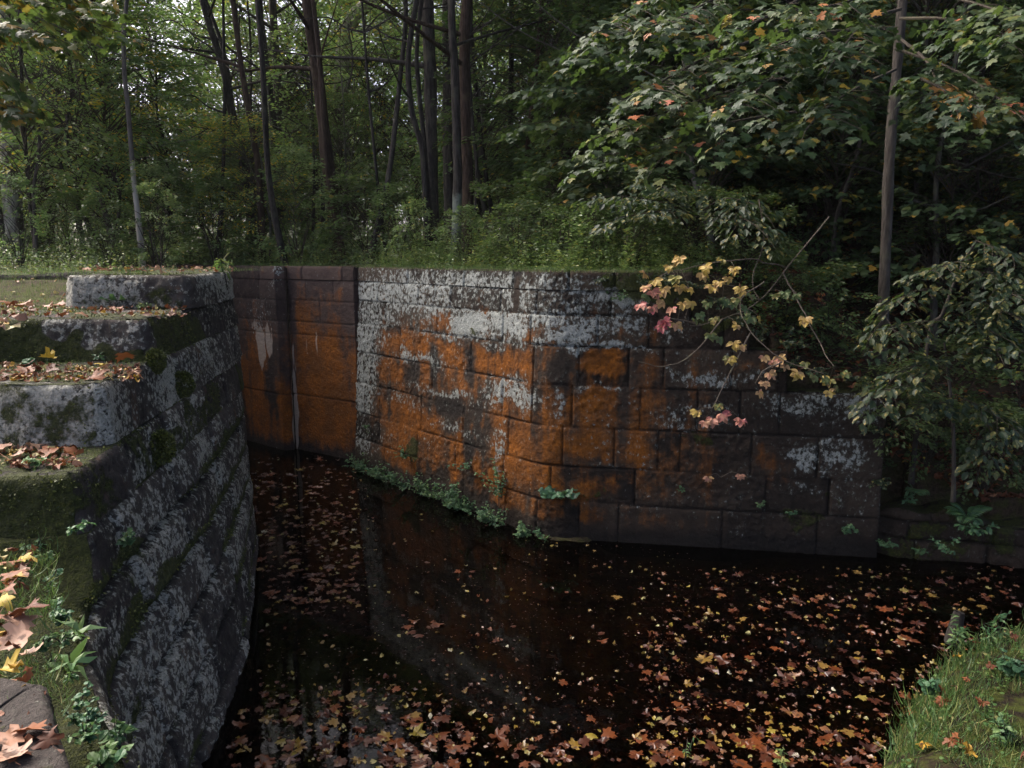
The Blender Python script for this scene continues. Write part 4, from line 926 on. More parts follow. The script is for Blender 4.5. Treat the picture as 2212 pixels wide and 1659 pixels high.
shrub(1600, 640, 11.4, 2, 'dark shrub behind the first step of the curved wall', .8)
shrub(1690, 680, 11.0, 2, 'dark shrub behind the lower steps of the curved wall', .75)
shrub(1790, 730, 10.9, 2, 'dark shrub left of the foot of the tall maple', .7)
shrub(1500, 570, 12.0, 2, 'dark shrub at the foot of the thin tree with the flat leaves', .8)
for k, (x, y) in enumerate([(9.4, 8.6), (12.5, 12.5), (9.5, 4.5)]):  # unseen trees, added so that their crowns shade the right side
    plant_tree(x, y, BT[1], CAN[2], 'unseen tall dark tree added beyond the right edge of view to shade the right bank', 'unseen shade trees beyond the right edge', s=1.1, z=-.6 if k != 1 else 1.0, ch=.48)
for px, py, Y, v, sq in [(1000, 545, 13.4, 0, .62), (1120, 540, 12.6, 2, .7), (1210, 545, 12.2, 2, .6), (1280, 540, 12.0, 0, .6), (1370, 545, 11.8, 2, .66), (1160, 520, 14.8, 0, .8), (1260, 520, 14.4, 2, .9), (1350, 520, 14.6, 2, .9), (900, 545, 14.2, 1, .6)]:
    shrub(px, py, Y, v, 'low leafy shrub in the weeds along the top of the curved wall', sq, 'shrubs along the top of the curved wall')
for x, y in [(-11, 22), (-6, 23.5), (-2.4, 24), (1.5, 22.5), (4, 19.5), (6.2, 17.5), (8.6, 16.4), (-15, 21.5), (-13, 19.5), (-9, 20), (-17.5, 19), (-4.5, 21), (-7.5, 19.2), (-1, 21), (-12, 26), (-8, 27), (-3, 27), (2, 26), (-18, 26), (5.8, 14.4), (7.6, 13.6), (9.5, 14.2), (-19, 22)]:
    t = thing('shrub', (x, y, gz(x, y)), 'dim leafy shrub on the floor of the wood', 'shrub', 'shrubs on the floor of the wood', rng.uniform(0, 6.28))
    t.scale = (1.3,) * 3; ob('stem', SHT, t); ob('crown', SHR[rng.integers(0, 3) if x < 2 else 2], t, (0, 0, .12))

# ---------------------------------------------------------------- the tall maple on the right and its boughs
def bough(acc, pts, Y0, Y1, n, size, tpl, wid=.55, droop=.0, p_turn=.06, r=.018, sub=7, tintbase=None, start=.12):
    """branch drawn through photo points, running from distance Y0 to Y1, with side sprays of leaves"""
    m = len(pts); W = np.array([at_y(px, py, Y0 + (Y1 - Y0) * k / (m - 1)) for k, (px, py) in enumerate(pts)])
    P = smooth_path(W, 6); tube(acc, P, np.linspace(r, .004, len(P)), 5, 1)
    tf = (lambda n_: np.where(rng.random(n_) < p_turn, rng.uniform(.88, 1, n_), rng.uniform(0, .85, n_))) if tintbase is None else tintbase
    for k in range(sub):
        f = (k + .6) / sub; i = min(int((start + (1 - start) * f) * (len(P) - 1)), len(P) - 2); d = unit(P[i + 1] - P[i])
        for sgn in ((-1, 1) if k < sub - 1 else (0,)):
            sd = unit(np.cross(d, [0, 0, 1])) * sgn
            dd = unit(d * (.75 if sgn else 1) + sd * .9 + [0, 0, rng.normal(-.08, .1)]); L = wid * rng.uniform(.7, 1.25)
            tube(acc, [P[i], P[i] + dd * L * .5, P[i] + dd * L + [0, 0, -.12 * L]], [.006, .004, .002], 3, 1)
            spray(acc, P[i], dd, L, L * .42, int(n), size, tpl, .22 + droop, .28, tf, 0, .55, .03)
mp = px_tree('maple_tree', 'tall maple by the water on the right, its leafy boughs hanging over the wall', 'maple tree', [(1905, 735), (1911, 600), (1917, 430), (1924, 300), (1935, 180), (1950, 0)], 11.0, .08, .06, 'bark', 13, 0, None, seed=30)
mb = np.array(mp.location)
def part_bough(parent, label, *args, mats=('maple_leaf', 'twig'), **kw):
    a = Acc(); bough(a, *args, **kw); b0 = np.array(parent.location)
    o = a.build('bough', [M[mats[0]], M[mats[1]]], parent, False, b0)
    if label: o['label'] = label
    return o
ms = .09
BG = [([(1800, -40), (1600, 60), (1420, 90), (1240, 110)], 10.2, 7.8), ([(1850, 60), (1650, 110), (1480, 150), (1330, 225)], 10, 7.2), ([(1780, 150), (1600, 190), (1430, 245), (1280, 300)], 9.6, 7.6),
      ([(1800, 230), (1600, 260), (1440, 300), (1260, 350)], 9.8, 7.9), ([(1900, 120), (1740, 130), (1640, 190), (1570, 260)], 9, 6.4), ([(1930, 60), (1780, 70), (1700, 90), (1610, 130)], 9.2, 6.9),
      ([(1935, 150), (1850, 190), (1790, 230), (1740, 280)], 9.4, 6.6), ([(1940, 80), (2000, 130), (2030, 190), (2070, 240)], 9.6, 6.8), ([(1945, 40), (2040, 40), (2120, 60), (2210, 110)], 9.6, 6.8),
      ([(1945, 20), (1880, 40), (1830, 90), (1790, 150)], 9, 7), ([(2000, -60), (1900, -20), (1760, 20), (1600, 20)], 9, 6.6), ([(1960, -30), (2080, 0), (2180, 30), (2280, 60)], 9, 6.6),
      ([(1700, -60), (1560, -10), (1480, 30), (1400, 60)], 10, 7.6), ([(1950, 110), (2060, 150), (2140, 200), (2215, 260)], 10.5, 8.5), ([(1500, -60), (1420, -10), (1350, 40), (1290, 70)], 9.5, 7.9), ([(1720, 60), (1560, 110), (1440, 170), (1380, 210)], 9, 7.0), ([(1650, 190), (1560, 230), (1480, 300), (1420, 350)], 9, 7.4)]
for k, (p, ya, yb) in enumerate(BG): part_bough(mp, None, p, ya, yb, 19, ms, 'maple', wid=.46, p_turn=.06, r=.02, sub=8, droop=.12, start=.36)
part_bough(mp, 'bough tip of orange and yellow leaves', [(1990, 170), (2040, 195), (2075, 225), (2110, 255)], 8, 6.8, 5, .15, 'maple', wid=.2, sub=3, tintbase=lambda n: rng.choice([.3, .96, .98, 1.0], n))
# dark upper crown of the maple, above the picture
ob('crown', CAN[2], mp, (.3, 1.8, 7.5), 1.0, .9)
# leafy smaller trees under it
dg_ = px_tree('small_tree', 'thin tree with a flat layer of pale leaves under the maple boughs', 'tree', [(1522, 575), (1500, 515), (1478, 480), (1455, 445), (1430, 425)], 11.6, .032, .012, 'bark_black', 0, 0, None, seed=31)
for k, (p, ya, yb) in enumerate([([(1510, 470), (1440, 440), (1360, 425), (1275, 425)], 11.6, 10.6), ([(1510, 460), (1560, 430), (1610, 435), (1650, 455)], 11.5, 10.4), ([(1500, 470), (1450, 455), (1400, 460), (1330, 470)], 11.4, 10.2), ([(1505, 450), (1480, 420), (1440, 405), (1400, 400)], 11.9, 11.2), ([(1515, 480), (1560, 460), (1600, 470), (1640, 490)], 11.3, 10.0)]):
    part_bough(dg_, None, p, ya, yb, 22, .12, 'oval', wid=.5, p_turn=.05, r=.012, sub=5, mats=('sapling', 'twig'))
gm = px_tree('small_tree', 'bright green young maple right of the central clump, high over the wall', 'tree', [(1420, 420), (1400, 330), (1370, 240), (1340, 150)], 14.5, .05, .02, 'bark_black', 0, 0, None, seed=32)
for p, ya, yb in [([(1390, 280), (1300, 210), (1230, 190), (1110, 200)], 14.5, 13.2), ([(1390, 260), (1440, 200), (1500, 190), (1560, 220)], 14.5, 13.4), ([(1400, 310), (1300, 280), (1220, 260), (1120, 270)], 14.5, 13.0), ([(1370, 220), (1320, 150), (1280, 130), (1220, 120)], 14.5, 13.6), ([(1410, 340), (1340, 330), (1280, 340), (1200, 350)], 14.4, 12.8), ([(1405, 330), (1470, 300), (1520, 310), (1580, 330)], 14.4, 13.2), ([(1415, 380), (1360, 370), (1300, 390), (1240, 410)], 14.4, 13.0)]:
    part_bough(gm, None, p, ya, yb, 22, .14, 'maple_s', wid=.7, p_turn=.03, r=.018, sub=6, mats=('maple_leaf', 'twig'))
# yellow leaved bough reaching in at the top left, from a tree left of the view
ol = thing('maple_tree', (-6.2, 7.4, gz(-6.2, 7.4)), 'maple at the left edge whose yellowing bough hangs into the top left corner', 'maple tree')
olb = np.array(ol.location)
trunk_acc([(0, 0, -.2), (.05, .1, 2.5), (.2, .1, 5), (.25, .3, 8)], .12, .08, 10, 0, 5).build('trunk', [M['bark']], ol)
for p, ya, yb in [([(-160, -60), (0, -20), (120, 20), (265, 70)], 7.6, 8.2), ([(-160, 20), (-60, 30), (40, 60), (130, 85)], 7.4, 7.8), ([(-160, 60), (-80, 110), (-10, 150), (50, 200)], 7.4, 7.6), ([(-60, -90), (60, -50), (160, 0), (230, 25)], 7.5, 8.4), ([(-160, 160), (-80, 190), (-20, 220), (50, 235)], 7.4, 7.7)]:
    part_bough(ol, None, p, ya, yb, 10, .11, 'maple', wid=.38, r=.012, sub=7, mats=('corner_leaf', 'twig'), tintbase=lambda n: rng.choice([.05, .2, .35, .5, .7, .95], n))

# low stone edge on the left bank
KW = Wall([(-10.5, 10.6), (-8.0, 10.25), (-6.4, 10.1), (-4.6, 10.05)], 1.52, 0, .03, .05)
kerb = thing('stone_kerb', (-7, 10.1, 1.3), 'low dark mossy stone edge on the left bank behind the top step', 'stone kerb')
build_wall('kerb', KW, kerb, M['stone_near'], 1.18, lambda s: 1.5 + .02 * math.sin(s * 3), [], lambda c: [], None, {'moss': .45, 'lichen': .1}, loc=np.array([-7, 10.1, 1.3]), seed=81, amp=.04, fine=.015, back=.5, topmoss=.8)
# ---------------------------------------------------------------- fallen leaves: one object each, a few shapes shared
LV = {}
COLS = {'dark red brown': [.05, .12], 'orange brown': [.25, .33], 'tan': [.5, .57], 'pinkish pale': [.62, .66], 'golden': [.72, .76], 'yellow': [.82, .86], 'pale cream': [.99, 1.0], 'cream yellow': [.91, .93]}
def leaf_var(kind, col, k):
    key = (kind, col, k)
    if key not in LV:
        a = Acc(); c = {'flat': .1, 'maple': .22, 'oval': .4}[kind]
        tp = {'flat': 'maple_hi', 'maple': 'maple_hi', 'oval': 'oval'}[kind]
        add_leaves(a, tp, [(0, -.45, 0)], [(0, 1, 0)], [(0, 0, 1.)], 1.0, [rng.uniform(*COLS[col])], 0, 0 if tp == 'maple_hi' else c)
        if tp == 'maple_hi':
            v = a.V[-1]; g1, g2, g3 = rng.normal(0, c * 2.2, 3); v[:, 2] += g1 * v[:, 0] ** 2 + g2 * v[:, 1] ** 2 + g3 * v[:, 0] * v[:, 1] + c * .35 * np.sin(v[:, 0] * 9 + g1 * 20) * v[:, 1]
        if tp == 'maple_hi': tube(a, [(0, -.45, 0), (.03, -.7, .01), (.08, -.85, .0)], [.012, .01, .008], 3, 0, .2)
        LV[key] = a.build('fallen_leaf', [M['litter' if kind == 'maple' else 'wet_litter']], link=False, smooth=True)
    return LV[key]
def drop(p, kind, col, size, where, tilt=.2):
    o = ob('oval_leaf' if kind == 'oval' else 'lobed_leaf', leaf_var(kind, col, int(rng.integers(0, 4))), None, p)
    o.rotation_euler = (rng.normal(0, tilt), rng.normal(0, tilt), rng.uniform(0, 6.28)); o.scale = (size,) * 3
    w = 'small oval leaf' if kind == 'oval' else 'lobed leaf'
    tag(o, f'{col} {w} {where}', 'small leaf' if kind == 'oval' else 'lobed leaf', f'{col} {w} pieces {where}'.replace(' pieces', ''))
    return o
def pick(d): 
    k = list(d); p = np.array([d[q] for q in k], float); return k[rng.choice(len(k), p=p / p.sum())]
WM = {'orange brown': 6, 'dark red brown': 5, 'tan': .7, 'pinkish pale': .2, 'golden': 1.2, 'yellow': .4, 'pale cream': .1}
WS = {'yellow': 1.8, 'golden': 4.5, 'cream yellow': 1, 'tan': 1.5, 'orange brown': 3, 'dark red brown': 2, 'pale cream': .25}
SM = {'pinkish pale': 2.5, 'tan': 3.5, 'orange brown': 4, 'dark red brown': 3.5, 'golden': 1, 'yellow': .5}
def on_water(x0, x1, y0, y1, pw=1.0):
    for _ in range(60):
        px = rng.uniform(x0, x1); py = y0 + (y1 - y0) * rng.random() ** pw
        p = at_z(px, py, ZW)
        f = PW.XY + PW.N * (PW.b * (ZT - ZW))[:, None]
        if p[0] < np.interp(p[1], f[100:450, 1], f[100:450, 0]) + .1 and p[1] < 9: continue
        if bed_z(p[:1], p[1:2])[0] > ZW - .01: continue
        i = int(np.argmin(((WW.XY - p[:2]) ** 2).sum(1)))
        if ((p[:2] - WW.XY[i]) * WW.N[i]).sum() < .12 and p[0] < 5.2 and p[1] > 9: continue
        return p
    return p
for x0, x1, y0, y1, n, lo, hi, pw in [(480, 1000, 1505, 1659, 44, .11, .2, .6), (1000, 1900, 1570, 1659, 38, .1, .19, .7), (545, 770, 985, 1330, 38, .09, .16, 1), (1420, 2190, 1225, 1560, 36, .08, .17, 1), (560, 1450, 1150, 1560, 14, .09, .15, 1), (880, 960, 1340, 1375, 7, .12, .18, 1), (1640, 1900, 1430, 1600, 10, .1, .17, 1)]:
    for k in range(n):
        p = on_water(x0, x1, y0, y1, pw) + [0, 0, .004 + .01 * rng.random()]
        drop(p, 'flat', pick(WM), rng.uniform(lo, hi) * .68, 'floating on the dark water', .06)
SMALL = [(1380, 2200, 1225, 1659, 620), (560, 1450, 1100, 1659, 300), (545, 800, 985, 1330, 200), (480, 1100, 1480, 1659, 110)]
allp = []
for x0, x1, y0, y1, n in SMALL:
    for k in range(n): allp.append(on_water(x0, x1, y0, y1, 1.0))
allp.sort(key=lambda p: p[1])
for p in allp[:290]:
    drop(p + [0, 0, .004 + .008 * rng.random()], 'oval', pick(WS), rng.uniform(.035, .075), 'floating on the dark water', .1)
a = Acc(); P = np.array(allp[290:]); n = len(P)
tn = np.array([rng.uniform(*COLS[pick(WS)]) for _ in range(n)])
lying(a, 'oval', P[:, :2], np.full(n, ZW), rng.uniform(.035, .075, n), tn, .12, .5, .005)
P = np.array([on_water(*rg_) for rg_ in [(480, 1000, 1500, 1659)] * 70 + [(545, 770, 985, 1330)] * 230 + [(1400, 2200, 1225, 1560)] * 150 + [(1000, 1900, 1580, 1659)] * 70]); n = len(P)
lying(a, 'maple', P[:, :2], np.full(n, ZW), .05 + .1 * rng.random(n) ** 1.6, np.array([rng.uniform(*COLS[pick(WM)]) for _ in range(n)]), .08, .25, .005)
tag(a.build('floating_leaves', [M['wet_litter']], smooth=False), kind='stuff')
a = Acc(); P = np.array([on_water(*rg_) for rg_ in [(480, 1100, 1450, 1659)] * 500 + [(1000, 1950, 1500, 1659)] * 600 + [(1380, 2212, 1225, 1560)] * 1000 + [(545, 820, 985, 1350)] * 500 + [(600, 1400, 1150, 1550)] * 160])
n = len(P); lying(a, 'maple_s', P[:, :2], np.minimum(bed_z(P[:, 0], P[:, 1]), ZW - .03), rng.uniform(.06, .15, n), rng.choice([.06, .12, .2, .3, .42, .74], n, p=[.25, .25, .2, .15, .1, .05]), .2)
P2 = np.array([on_water(*rg_) for rg_ in [(545, 1500, 1020, 1600)] * 1700 + [(1400, 2200, 1230, 1640)] * 1100]); n2_ = len(P2)
b_ = Acc(); lying(b_, 'tiny', P2[:, :2], np.full(n2_, ZW), rng.uniform(.008, .028, n2_), rng.choice([.0, .05, .15, .25, .4, .8, .93], n2_, p=[.3, .25, .15, .12, .1, .05, .03]), .05, 0, .003)
tag(b_.build('floating_specks', [M['wet_litter']], smooth=False), kind='stuff')
tag(a.build('sunken_leaves', [M['wet_litter']], smooth=False), kind='stuff')
# leaves lying on the steps and the bank
def step_at(px, py, z): 
    p = at_z(px, py, z); return p
for x0, x1, y0, y1, z, n, lo, hi in [(0, 165, 965, 1012, ZS[1], 9, .08, .14), (0, 310, 790, 826, ZS[2], 14, .07, .14), (0, 390, 658, 686, ZS[3], 14, .07, .13), (0, 150, 630, 668, 1.17, 12, .08, .14), (170, 500, 579, 588, ZS[4], 16, .07, .13), (-30, 95, 1195, 1440, -.11, 10, .09, .14), (0, 110, 1500, 1650, -.08, 5, .08, .13)]:
    for k in range(n):
        p = step_at(rng.uniform(x0, x1), rng.uniform(y0, y1), z); g = gz(p[0], p[1]) if z < 0 else z
        drop((p[0], p[1], max(g, z) + .02 + .02 * rng.random()), 'maple', pick(SM), rng.uniform(lo, hi), 'lying on the mossy steps', .3)
for px, py, z, c, s_ in [(45, 1345, -.08, 'pinkish pale', .19), (60, 1310, -.04, 'dark red brown', .18), (30, 1385, -.08, 'pinkish pale', .17), (25, 1245, -.08, 'orange brown', .16), (20, 1215, -.08, 'tan', .16), (22, 1447, -.08, 'yellow', .12), (118, 970, .34, 'orange brown', .2), (155, 975, .34, 'orange brown', .17), (100, 772, .85, 'yellow', .16), (265, 770, .87, 'orange brown', .19), (350, 584, 1.56, 'pinkish pale', .17), (95, 635, 1.2, 'tan', .15), (110, 645, 1.19, 'pinkish pale', .14)]:
    drop(at_z(px, py, z), 'maple', c, s_ * .8, 'lying on the mossy steps', .35)
a = Acc()
for x0, x1, y0, y1, z, n in [(0, 165, 965, 1012, ZS[1], 120), (0, 310, 790, 826, ZS[2], 240), (0, 400, 655, 686, ZS[3], 240), (170, 505, 577, 589, ZS[4], 130), (-30, 110, 1190, 1640, -.1, 90), (0, 300, 592, 655, 1.2, 120)]:
    P = np.array([at_z(rng.uniform(x0, x1), rng.uniform(y0, y1), z) for _ in range(n)]); g = np.full(n, z) if z > .2 and z != 1.2 else np.maximum(ground_z(P[:, 0], P[:, 1]), z if z < 0 else -9)
    lying(a, 'oval', P[:, :2], g, rng.uniform(.03, .075, n), rng.choice([.1, .25, .35, .55, .65, .75, .92], n), .5, .6, .014)
tag(a.build('small_litter', [M['litter']], smooth=False), kind='stuff')

# ---------------------------------------------------------------- grass
def grass(acc, XY, Z, lo, hi, wid=1.0, lean=.35, p=.06):
    n = len(XY); az = rng.uniform(0, 6.28, n); d = np.column_stack([np.cos(az) * lean * rng.random(n), np.sin(az) * lean * rng.random(n), np.ones(n)])
    nr = np.column_stack([np.cos(az), np.sin(az), np.full(n, .3)])
    add_leaves(acc, 'blade', np.column_stack([XY, Z - .01]), d, nr, rng.uniform(lo, hi, n), np.where(rng.random(n) < p, rng.uniform(.85, 1, n), rng.uniform(0, .8, n)), 0, 0.0)
def clumped(n, x0, x1, y0, y1, sc_, thr, seed):
    q = np.column_stack([rng.uniform(x0, x1, n), rng.uniform(y0, y1, n)])
    f = fbm(np.column_stack([q * sc_, np.zeros(n)]), seed, 3); return q[f + rng.normal(0, .05, n) > thr]
a = Acc(); q = clumped(60000, .5, 7.5, 2.6, 7.6, 1.6, .40, 44)
e = q[:, 0] - np.interp(q[:, 1], BK[0] + [9], BK[1] + [16]); z = bed_z(q[:, 0], q[:, 1]); k = (z > ZW - .03) & (e > -.1) & (q[:, 1] < 7.45); q = q[k]; z = z[k]
k = fbm(np.column_stack([q * 3.1, np.zeros(len(q))]), 71, 3) > .38; q = q[k]; z = z[k]
grass(a, q, z, .05, .17, 1, 1.5, .26)
e_ = q[:, 0] - np.interp(q[:, 1], BK[0] + [9], BK[1] + [16]); q3 = q[(e_ < .55) & (rng.random(len(q)) < .4)]; grass(a, q3, bed_z(q3[:, 0], q3[:, 1]), .12, .3, 1, 1.9, .2)
q2 = q[rng.choice(len(q), 420)]; herbs(a, q2, bed_z(q2[:, 0], q2[:, 1]), .05, .16, 9, .035, 'round', .08, False)
tag(a.build('bank_grass', [M['grass']], smooth=False), kind='stuff')
a = Acc(); q2 = q[rng.choice(len(q), 130)]; lying(a, 'maple', q2, bed_z(q2[:, 0], q2[:, 1]) + .06, rng.uniform(.05, .11, 130), rng.choice([.1, .25, .35, .55, .75], 130), .5, .4)
tag(a.build('bank_litter', [M['litter']], smooth=False), kind='stuff')
a = Acc()
q = clumped(9000, -9, -3.7, 6.95, 8.35, 2.2, .52, 45); grass(a, q, np.full(len(q), ZS[3]), .025, .07, 1, .8, .2)
q = clumped(16000, -11, -5.05, 8.3, 10.4, 1.6, .4, 46); grass(a, q, ground_z(q[:, 0], q[:, 1]), .03, .08, 1, .8, .12)
q = clumped(4000, -7, -3.3, 5.7, 6.8, 2.5, .52, 47); grass(a, q, np.full(len(q), ZS[2]), .02, .07, 1, .8, .2)
q = clumped(3000, -6.5, -3.0, 4.85, 5.45, 2.5, .54, 48); grass(a, q, np.full(len(q), ZS[1]), .02, .06, 1, .8, .2)
q = clumped(6000, -8, -3.9, 8.5, 12, 1.6, .5, 49); grass(a, q, np.full(len(q), ZS[4]), .02, .07, 1, .8, .2)
q = clumped(30000, -30, -4, 11, 19, .6, .42, 50); k = ~in_poly(q[:, 0], q[:, 1], CH); q = q[k]; grass(a, q, ground_z(q[:, 0], q[:, 1]), .04, .14, 1, .8, .2)
# tufts on the near bank, longest along its edge
q = clumped(9000, -4.2, -1.5, 2.2, 4.6, 2.0, .42, 51)
ed = np.interp(q[:, 1], [2.3, 2.97, 4.5], [-1.66, -2.05, -3.05]); dd = ed - q[:, 0]; k = (dd > -.1) & ((rng.random(len(q)) < .5) | (dd < .35)) & (q[:, 1] > 3.0 - .4 * rng.random(len(q))); q = q[k]; dd = dd[k]
gl_ = lambda q_: np.where(ground_z(q_[:, 0], q_[:, 1]) > 0, -.14, ground_z(q_[:, 0], q_[:, 1]))
k = rng.random(len(q)) < .6; q = q[k]; dd = dd[k]; grass(a, q, gl_(q) + .01, .03, .09, .7, 1.4, .15); q2 = q[dd < .2]; grass(a, q2, gl_(q2), .05, .14, .7, 1.8, .15)
tag(a.build('grass', [M['grass']], smooth=False), kind='stuff')
a = Acc()
q = behind(WW, 0, S1, 5200, .12, .6); grass(a, q, np.full(len(q), ZT - .01), .02, .1, 1, .8, .2)
q = behind(LW, 2, LW.s[-1], 5200, .15, .9); grass(a, q, np.full(len(q), ZT - .02), .02, .1, 1, .8, .25)
tag(a.build('wall_top_grass', [M['grass']], smooth=False), kind='stuff')

# ---------------------------------------------------------------- weeds, each a plant of its own
def on_wall(w, px, py, off=.03):
    s, z, _, _ = w.hit(px, py); i = int(np.argmin(np.abs(w.s - s))); p = w.at(np.array([i]), np.array([z]), np.array([off]))[0]
    return p, np.array([w.N[i][0], w.N[i][1], 0])
def sprig(name, p, n, label, h, nst, nl, size, tpl='oval', mat='plant', droop=0.0, tint=(.1, .8), spreadv=.5, cat='plant'):
    """stems with leaves; n is the way it leans"""
    t = thing(name, p, label, cat); A1, A2 = Acc(), Acc(); n = np.asarray(n, float)
    for k in range(nst):
        d = unit(np.array([0, 0, 1.]) * (1 - droop * 1.6) + n * (.25 + .6 * rng.random()) + rng.normal(0, spreadv, 3) * [1, 1, .4]); L = h * rng.uniform(.5, 1.1)
        P = smooth_path([(0, 0, 0), d * L * .5, d * L + np.array([0, 0, -.25 * L * (.3 + droop)])], 4); tube(A2, P, np.linspace(.005, .0015, len(P)), 4, 0)
        m = max(3, int(nl * rng.uniform(.6, 1.2))); f = rng.uniform(.2, 1, m); q = np.array([P[int(v * (len(P) - 1))] for v in f])
        ld = rng.normal(0, 1, (m, 3)) * [1, 1, .35] + n * .5 - np.array([0, 0, .25]); nr = np.array([0, 0, 1.]) + n * .5 + rng.normal(0, .35, (m, 3))
        add_leaves(A1, tpl, q, ld, nr, size * rng.uniform(.55, 1.15, m), rng.uniform(tint[0], tint[1], m), 0, .3)
    A2.build('stem', [M['twig']], t); A1.build('leaves', [M[mat]], t, False); return t
def rosette(name, p, n, label, nl, size, tpl='lance', mat='plant', tint=(.3, .9), stalk=.0, up=.35, cat='plant'):
    t = thing(name, p, label, cat); A1 = Acc(); az = np.arange(nl) * 2.4 + rng.uniform(0, 6); n = np.asarray(n, float)
    d = np.column_stack([np.cos(az), np.sin(az), rng.uniform(.0, up * 2, nl)]) + n * .6
    q = unit(d) * (stalk * rng.uniform(.2, 1, nl))[:, None]
    nr = np.array([0, 0, 1.]) + n * .4 + rng.normal(0, .2, (nl, 3)) - unit(d) * .2
    add_leaves(A1, tpl, q, d, nr, size * rng.uniform(.65, 1.1, nl), rng.uniform(*tint, nl), 0, .35)
    if stalk:
        B = Acc()
        for k in range(nl): tube(B, [(0, 0, 0), q[k] * .6 + [0, 0, .01], q[k]], [.003, .003, .002], 3, 0)
        B.build('stalk', [M['twig']], t)
    A1.build('leaves', [M[mat]], t, False); return t
def fern(p, n, label, nf, L):
    t = thing('fern', p, label, 'fern'); A1 = Acc()
    for k in range(nf):
        az = rng.uniform(0, 6.28); d = unit(np.array([math.cos(az), math.sin(az), .7]) + np.asarray(n) * .7); l = L * rng.uniform(.7, 1.1)
        P = smooth_path([(0, 0, 0), d * l * .5, d * l + [0, 0, -.3 * l]], 8); tube(A1, P, np.linspace(.004, .001, len(P)), 3, 0, .3)
        T = unit(np.gradient(P, axis=0)); S = unit(np.cross(T, [0, 0, 1.]))
        for sg in (-1, 1):
            f = np.linspace(.1, 1, len(P)); add_leaves(A1, 'lance', P, S * sg + T * .35, np.cross(S, T) + 0, l * .3 * np.sin(PI * (.12 + f * .86)) ** .8 * 1.0, rng.uniform(.2, .8, len(P)))
    A1.build('fronds', [M['plant']], t, False); return t
o, n_ = on_wall(WW, 1205, 1062); rosette('plant', o, n_ * 1.2 + [0, 0, -.3], 'clump of big round leaves hanging low on the orange wall', 34, .13, 'round', 'plant', (0, .35), .22)
for px, py, h, ns, nl, sz, dr, lb in [(884, 985, .26, 6, 9, .07, .3, 'leafy tuft growing from a mossy hole in the orange wall'), (783, 1010, .34, 9, 12, .06, .1, 'bushy weed at the corner of the two walls'), (845, 1050, .22, 6, 9, .06, .1, 'small weed at the waterline right of the wall corner'), (930, 1070, .28, 8, 12, .06, .1, 'weed at the waterline below the mossy hole'), (990, 1085, .42, 9, 14, .07, .1, 'broad grey green weed at the waterline of the orange wall'),
                                   (1015, 1010, .28, 5, 9, .06, .3, 'thin weed hanging on the orange wall'), (1086, 1075, .6, 6, 22, .055, -.1, 'tall climbing weed with many small leaves on the orange wall'), (1142, 1158, .26, 8, 12, .065, .1, 'low green weed at the foot of the wall, left of the round leaves'), (1180, 1170, .16, 5, 8, .06, .1, 'small weed below the round leaved clump'), (800, 920, .12, 4, 7, .05, .5, 'little sprig high on the white corner stones'), (1820, 1150, .2, 5, 8, .07, .1, 'sprig with long leaves low on the right end of the wall'),
                                   (1640, 1090, .1, 4, 6, .05, .4, 'tiny weed in a joint of the dark right stones'), (1340, 640, .2, 6, 9, .05, .5, 'green tuft hanging from the top of the wall'), (1470, 1055, .08, 3, 6, .04, .4, 'tiny tuft in the joint left of the wide stones'), (1700, 1110, .14, 4, 7, .05, .2, 'fresh green sprig in a joint near the right end')]:
    o, n_ = on_wall(WW, px, py); sprig('weed', o, n_, lb, h * 1.35, int(ns * 1.6), nl, sz, droop=dr, tint=(0, .75), cat='weed')
for k in range(26):      # a ragged strip of small weeds at the waterline
    px = rng.uniform(770, 1190); i = int(np.argmin(np.abs(project(np.column_stack([WW.XY, np.full(len(WW.s), ZW)]))[0] - px)))
    p = np.array([*(WW.XY[i] + WW.N[i] * rng.uniform(.03, .2)), ZW + .01]); nn = np.array([*WW.N[i], 0])
    t = sprig('weed', p, nn, 'small grey green weed in the strip along the foot of the orange wall', rng.uniform(.15, .32) * (1.6 if 800 < px < 1110 else 1), int(rng.integers(6, 12)), 13, rng.uniform(.04, .065), droop=.1, tint=(0, .8), cat='weed'); t['group'] = 'weeds along the foot of the orange wall'
for px, py, sz in [(1500, 620, .3), (1555, 655, .26), (1600, 690, .3), (1640, 720, .24), (1700, 745, .3), (1715, 790, .26), (1760, 800, .24), (1830, 815, .26), (1440, 610, .24), (1390, 612, .2), (1300, 605, .16), (1880, 840, .26), (1896, 930, .22), (1893, 1040, .2)]:
    o, n_ = on_wall(WW, px, py); t = sprig('hanging_weed', o, n_, 'dark leafy weed hanging over the stepped right end of the curved wall', sz * 1.2, 10, 13, .06, mat='sapling', droop=.45, tint=(0, .7), cat='weed'); t['group'] = 'weeds hanging over the right end of the curved wall'
for px, py, Y, h, ns, nl, sz, lb in [(1910, 1180, 9.4, .22, 6, 9, .06, 'bright green weed on the low wall by the stone end'), (1985, 1195, 9.3, .2, 5, 8, .06, 'green sprig at the foot of the low wall'), (2105, 1150, 9.2, .26, 6, 9, .1, 'plant with broad leaves on top of the low wall'), (2030, 1190, 9.1, .34, 6, 10, .07, 'trailing weed hanging down the low wall'), (1960, 1085, 9.8, .3, 6, 9, .07, 'weed on the slope above the low wall')]:
    p = at_y(px, py, Y); sprig('weed', p, (0, -.6, 0), lb, h, ns, nl, sz, droop=.2, tint=(0, .6), cat='weed')
fern(at_y(2090, 1120, 9.5), (0, -1, -.2), 'dark fern above the low wall at the right', 8, .4)
fern(at_y(1975, 1060, 9.9), (0, -1, 0), 'small fern on the slope right of the wall end', 7, .32)
